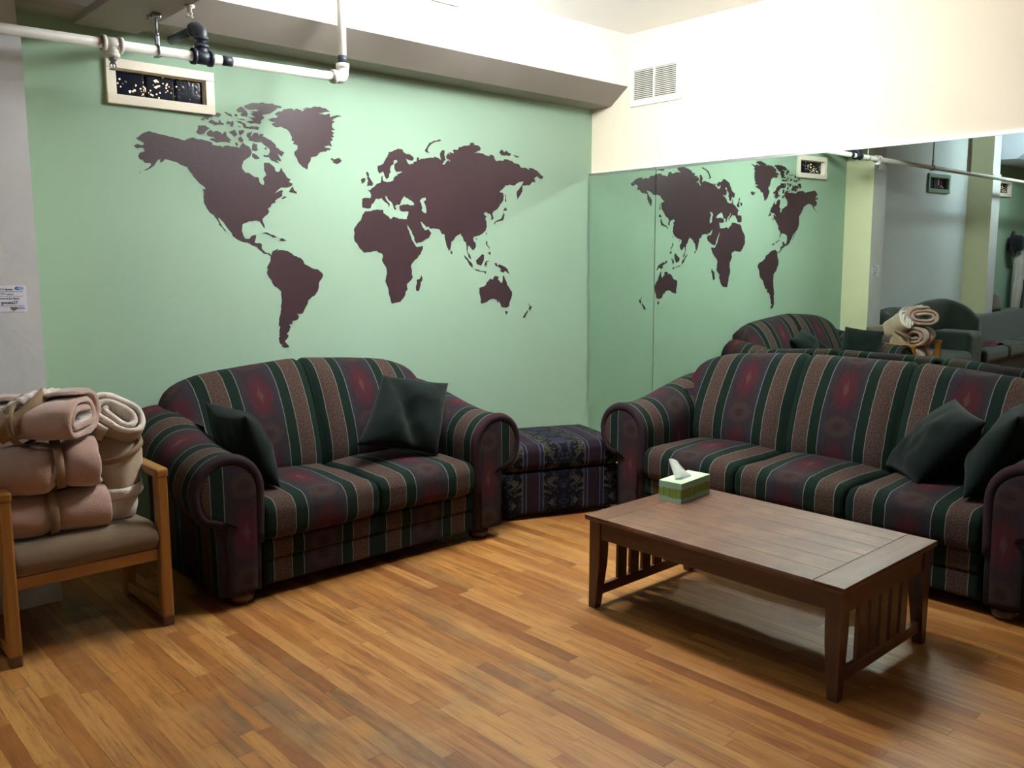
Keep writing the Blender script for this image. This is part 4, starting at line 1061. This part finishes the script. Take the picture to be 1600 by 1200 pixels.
blanket('pink beige rolled blanket with white fleece edge on top of the stack', MX((0.872, 3.665, 0.912), 4, -3, -40), 0.33, 0.080, 2.2, 1.30, 1.04, ('pink', 'sherpa', 'pink'), 0.034, PI * 0.15, 0.010, 8, px=-0.035, deform=lobes([(0.42, .2, .06)]))
def slant(p, xf):
    # upper end cut back so that the spiral faces the room; lower end tucks in
    w = sstep(-0.15, 0.5, xf)
    p = p.copy(); p.x += w * (1.25 * p.y - 0.45 * p.z)
    fl = 1 + 0.06 * sstep(0.1, -0.2, xf) - 0.34 * sstep(-0.30, -0.48, xf)
    p.y *= fl; p.z *= fl
    return p
# upper part: a flat roll tipped towards the room, its spiral end facing out and up
A = Vector((0.02, -0.80, 0.58)).normalized(); Yv = Vector((0.55, 0.25, -0.78)); Yv = (Yv - A * Yv.dot(A)).normalized(); Zv = A.cross(Yv)
mm = Matrix((A, Yv, Zv)).transposed().to_4x4(); mm.translation = Vector((1.150, 3.690, 0.832))
sb = blanket('cream tan rolled blanket standing on end beside the pink stack', mm, 0.19, 0.090, 2.3, 1.0, 0.98, ('beige', 'sherpa', 'sherpa'), 0.036, PI * 0.9, 0.004, 12, band=False, rin=0.012)
inv = sb.matrix_world.inverted()
# lower part: the loose end bunched under it, with the white lining turned out
def bunch(prof, name, mat, wob=0.006, closed=False):
    g = MB(); secs = []
    for x, y, z, r, tl in prof:
        ring = []
        for k in range(48):
            a = 2 * PI * k / 48
            rr = r * (1 + 0.05 * math.sin(3 * a + z * 20) + 0.03 * math.sin(7 * a + z * 9))
            q = Vector((x + rr * math.cos(a), y + rr * 0.86 * math.sin(a), z + tl * math.sin(a) + 0.3 * tl * math.cos(a)))
            q += Vector((math.cos(a), math.sin(a), 0)) * noise.noise(q * 18) * wob
            ring.append(inv @ q)
        secs.append(ring)
    if closed: secs.append(secs[0])
    return g.loft(secs, None, True, not closed).build(name, M[mat], sb)
bunch([(1.135, 3.665, 0.452, 0.060, 0), (1.135, 3.665, 0.458, 0.074, 0), (1.136, 3.665, 0.50, 0.084, 0.004), (1.138, 3.665, 0.56, 0.090, 0.01), (1.145, 3.668, 0.60, 0.098, 0.015)], 'fleece_lining', 'sherpa')
bunch([(1.148, 3.668, 0.585, 0.085, 0.02), (1.150, 3.668, 0.598, 0.096, 0.02), (1.151, 3.668, 0.63, 0.099, 0.022), (1.150, 3.668, 0.68, 0.100, 0.02), (1.152, 3.670, 0.73, 0.100, 0.01), (1.150, 3.690, 0.78, 0.090, 0), (1.148, 3.70, 0.82, 0.05, 0)], 'bunched_fleece', 'beige', 0.016)
bunch([(1.146, 3.666, 0.560, 0.098, 0.018), (1.147, 3.666, 0.556, 0.102, 0.018), (1.147, 3.666, 0.568, 0.109, 0.018), (1.147, 3.666, 0.592, 0.110, 0.018), (1.149, 3.666, 0.608, 0.104, 0.018), (1.150, 3.666, 0.606, 0.098, 0.018)], 'sherpa_hem', 'sherpa', 0.010, True)
g = MB(); secs = []
tc = Vector((1.152, 3.655, 0.748)); tn = Vector((-0.36, -0.30, 0.88)).normalized(); tx = tn.cross(Vector((0, 1, 0))).normalized(); ty = tn.cross(tx)
for d_, r_ in ((-0.014, 0.099), (-0.013, 0.106), (0.013, 0.106), (0.014, 0.099)):
    secs.append([inv @ (tc + tn * d_ + tx * r_ * math.cos(2 * PI * k / 40) + ty * r_ * 0.92 * math.sin(2 * PI * k / 40)) for k in range(40)])
secs.append(secs[0])
g.loft(secs, None, True, False).build('tie_band', M['ribbon'], sb)
sb.location = sb.location + Vector((0.008, 0.045, 0.0))
# loose white edge and strap lying over the top blanket
g = MB(); pts = catmull([(0.745, 3.635, 0.955), (0.80, 3.61, 0.985), (0.86, 3.63, 1.000), (0.93, 3.66, 0.999), (0.975, 3.69, 0.985), (1.005, 3.70, 0.955)], 8)
rs = [0.012 + 0.008 * math.sin(PI * k / (len(pts) - 1)) + 0.003 * math.sin(k * 1.7) for k in range(len(pts))]
tb3 = [o for o in bpy.data.objects if o.name.startswith('rolled_blanket') and 'on top of the stack' in o.get('label', '')][0]
inv = tb3.matrix_world.inverted()
g.tube([inv @ p for p in pts], rs, 10).build('fleece_edge', M['sherpa'], tb3)
g = MB(); P = catmull([(0.70, 3.585, 0.872), (0.76, 3.575, 0.905), (0.83, 3.578, 0.955), (0.872, 3.60, 0.985), (0.90, 3.64, 1.002)], 8)
secs = []
for k, p in enumerate(P):
    w = Vector((0.035, 0.0, -0.045)) * (0.8 if k < 10 else 0.55); n = Vector((0, -0.004, 0.002))
    secs.append([inv @ (p - w), inv @ (p - w + n), inv @ (p + n * 1.5), inv @ (p + w + n), inv @ (p + w)])
g.loft(secs).build('loose_strap', M['ribbon'], tb3)

# ---------------------------------------------------------------- beyond the pillar (seen in the mirror)
am = thing('tub_chair', 'grey green tub armchair with humped back against the pale blue wall', 'armchair', (0, 0, 0))
path = [(0.50, 3.75), (0.52, 4.05), (0.42, 4.25), (0.10, 4.30), (-0.30, 4.29), (-0.65, 4.25), (-0.92, 4.14), (-1.02, 3.95), (-1.03, 3.80)]
hts = [0.70, 0.86, 0.92, 0.935, 0.915, 0.97, 0.985, 0.90, 0.76]
PP = catmull([(a, b, h) for (a, b), h in zip(path, hts)], 8)
secs = []
for i, p in enumerate(PP):
    t0 = PP[min(i + 1, len(PP) - 1)] - PP[max(i - 1, 0)]; t0.z = 0; t0.normalize(); nrm = Vector((t0.y, -t0.x, 0))
    h = p.z; T = 0.075
    sc = [p + nrm * a + Vector((0, 0, z - p.z)) for a, z in [(-T, 0.06), (-T, h - 0.08), (-T * 0.7, h - 0.02), (0, h), (T * 0.7, h - 0.02), (T, h - 0.08), (T * 1.15, 0.5), (T, 0.06)]]
    secs.append(sc)
MB().loft(secs).build('curved_back', M['moss'], am)
MB().rbox(-0.42, 0.42, 3.62, 4.24, 0.08, 0.46, 0.06, seg=4).build('seat_cushion', M['moss'], am)
MB().rbox(-0.80, -0.42, 3.66, 4.12, 0.05, 0.655, 0.07, seg=5).build('arm', M['moss'], am)
bs = thing('grey_sofa', 'long grey green sofa past the tub chair along the far wall', 'sofa', (0, 0, 0))
MB().rbox(-3.3, -1.12, 3.78, 4.28, 0.05, 0.24, 0.03, seg=3).build('base_frame', M['moss'], bs)
MB().rbox(-3.3, -1.12, 4.02, 4.32, 0.20, 0.75, 0.05, seg=4).build('backrest', M['moss'], bs)
for a, b in ((-1.84, -1.12), (-2.57, -1.85), (-3.3, -2.58)):
    MB().rbox(a + 0.004, b - 0.004, 3.74, 4.05, 0.23, 0.395, 0.05, seg=4).build('seat_cushion', M['moss'], bs)
g = MB(); V = []
for i in range(13):
    for j in range(9):
        u, v = i / 12 - 0.5, j / 8 - 0.5
        z = 0.400 + 0.055 * max(0, math.sin((u + 0.5) * PI * 1.3)) * (0.6 + 0.4 * math.cos(v * 4)) + 0.008 * noise.noise(Vector((u * 6, v * 6, 2)))
        V.append((-1.75 + u * 0.34, 3.93 + v * 0.19, z))
g.add(V, [(i * 9 + j, (i + 1) * 9 + j, (i + 1) * 9 + j + 1, i * 9 + j + 1) for i in range(12) for j in range(8)], None, 0, True)
o = g.build('folded_cloth', M['maroon'], None, fixn=False); sd = o.modifiers.new('t', 'SOLIDIFY'); sd.thickness = 0.006
tag(o, 'maroon cloth lying on the seat of the long grey green sofa', 'cloth')
bg = thing('shoulder_bag', 'brown bag sitting behind the back of the long grey green sofa', 'bag', (-2.45, 4.20, 0.752))
bg.scale = (1.25, 1.1, 1.2)
secs = []
for z, w, d in ((0, .17, .05), (0.02, .18, .065), (0.09, .175, .06), (0.14, .15, .045), (0.165, .12, .02)):
    secs.append([(w * (abs(math.cos(a)) ** 0.5) * (1 if math.cos(a) > 0 else -1), d * math.sin(a), z + 0.008 * math.sin(3 * a)) for a in [2 * PI * k / 28 for k in range(28)]])
MB().loft(secs).build('bag_body', M['bag'], bg)
MB().tube(catmull([(-0.13, 0, 0.12), (-0.17, 0.02, 0.06), (-0.19, 0.0, 0.005)], 6), 0.012, 8).build('bag_strap', M['black'], bg)
rk = thing('coat_hook', 'wall hook rail holding the coat on the far green wall', 'hook', (-3.55, WY, 1.55))
MB().rbox(-0.12, 0.12, -0.022, 0, -0.03, 0.05, 0.004).build('hook_board', M['walnut'], rk)
MB().tube([(0, -0.02, 0), (0, -0.08, -0.01), (0, -0.10, 0.03)], 0.008, 8).build('hook', M['iron'], rk)
ct2 = thing('hanging_coat', 'long pale coat with dark lining hanging on the far green wall', 'coat', (-3.55, 4.26, 0))
secs = []
for z, w, d in ((0.62, .22, .06), (0.8, .215, .07), (1.0, .20, .075), (1.2, .185, .07), (1.36, .165, .06), (1.44, .10, .045), (1.49, .04, .03)):
    secs.append([(w * math.cos(a) * (1 + 0.10 * math.sin(7 * a + z * 2)), d * math.sin(a) * (1 + 0.14 * math.sin(5 * a)), z + 0.02 * math.sin(2 * a)) for a in [2 * PI * k / 40 for k in range(40)]])
MB().loft(secs).build('coat_cloth', M['coat'], ct2)
g = MB(); secs = []
for z, w in ((0.60, .10), (0.8, .10), (0.95, .085), (1.12, .05)):
    secs.append([(0.04 + w * math.cos(a), -0.035 + 0.055 * math.sin(a) * 1.0, z) for a in [2 * PI * k / 20 for k in range(20)]])
g.loft(secs).build('dark_lining', M['navy'], ct2)
g = MB()
prof = [(0.0, 0.115), (0.045, 0.112), (0.072, 0.095), (0.085, 0.05), (0.088, 0.0), (0.135, -0.008), (0.14, -0.014), (0.09, -0.016), (0.075, -0.01), (0, -0.01)]
g.lathe(prof, 28, 0, Matrix.Rotation(math.radians(84), 4, 'X') @ Matrix.Rotation(math.radians(20), 4, 'Z'))
ht = g.build('hat', M['black']); ht.location = (-3.40, 4.30, 1.60); ht.scale = (1.0, 1.0, 1.3)
tag(ht, 'black felt hat hung above the pale coat on the far wall', 'hat')

# ---------------------------------------------------------------- lamps
def lamp(label, x, y, strength, L=1.2, z=2.93, ax='Y', col=(0.96, 1.0, 0.99, 1)):
    r = thing('fluorescent_lamp', label, 'ceiling lamp', (x, y, z), 0 if ax == 'Y' else PI / 2)
    MB().rbox(-0.04, 0.04, -L / 2 - 0.03, L / 2 + 0.03, 0.050, 0.085, 0.006).build('housing', M['ventp'], r)
    for e in (-0.4, 0.4): MB().tube([(0, e * L, 0.08), (0, e * L, CZ - z)], 0.006, 8).build('stem', M['ventp'], r)
    em = emit('fluorescent_tube_glow', col, strength)
    ring = [(0.085 * math.cos(2 * PI * k / 20), 0.05 * math.sin(2 * PI * k / 20)) for k in range(20)]
    MB().loft([[(a, -L / 2, b) for a, b in ring], [(a, L / 2, b) for a, b in ring]]).build('lamp_lens', em, r)
    for e in (-1, 1): MB().rbox(-0.088, 0.088, e * (L / 2 + 0.01) - 0.012, e * (L / 2 + 0.01) + 0.012, -0.053, 0.053, 0.003).build('end_cap', M['ventp'], r)
    return r
lamp('fluorescent tube lamp on the ceiling near the mirror corner', 2.88, 3.05, 112, z=2.865)
lamp('fluorescent tube lamp on the ceiling at the far end of the room', -2.4, 3.4, 44, z=2.88, ax='X', col=(0.86, 0.95, 1.0, 1))
w = bpy.data.worlds.new('world'); S.world = w; w.use_nodes = True
w.node_tree.nodes['Background'].inputs[0].default_value = (0.5, 0.55, 0.6, 1)
w.node_tree.nodes['Background'].inputs[1].default_value = 0.02
S.view_settings.view_transform = 'Standard'; S.view_settings.look = 'None'
S.view_settings.gamma = 1.0; S.view_settings.use_curve_mapping = False
S.view_settings.exposure = 0.0
S.cycles.blur_glossy = 0.0
S.cycles.use_denoising = True
S.cycles.sample_clamp_indirect = 40.0
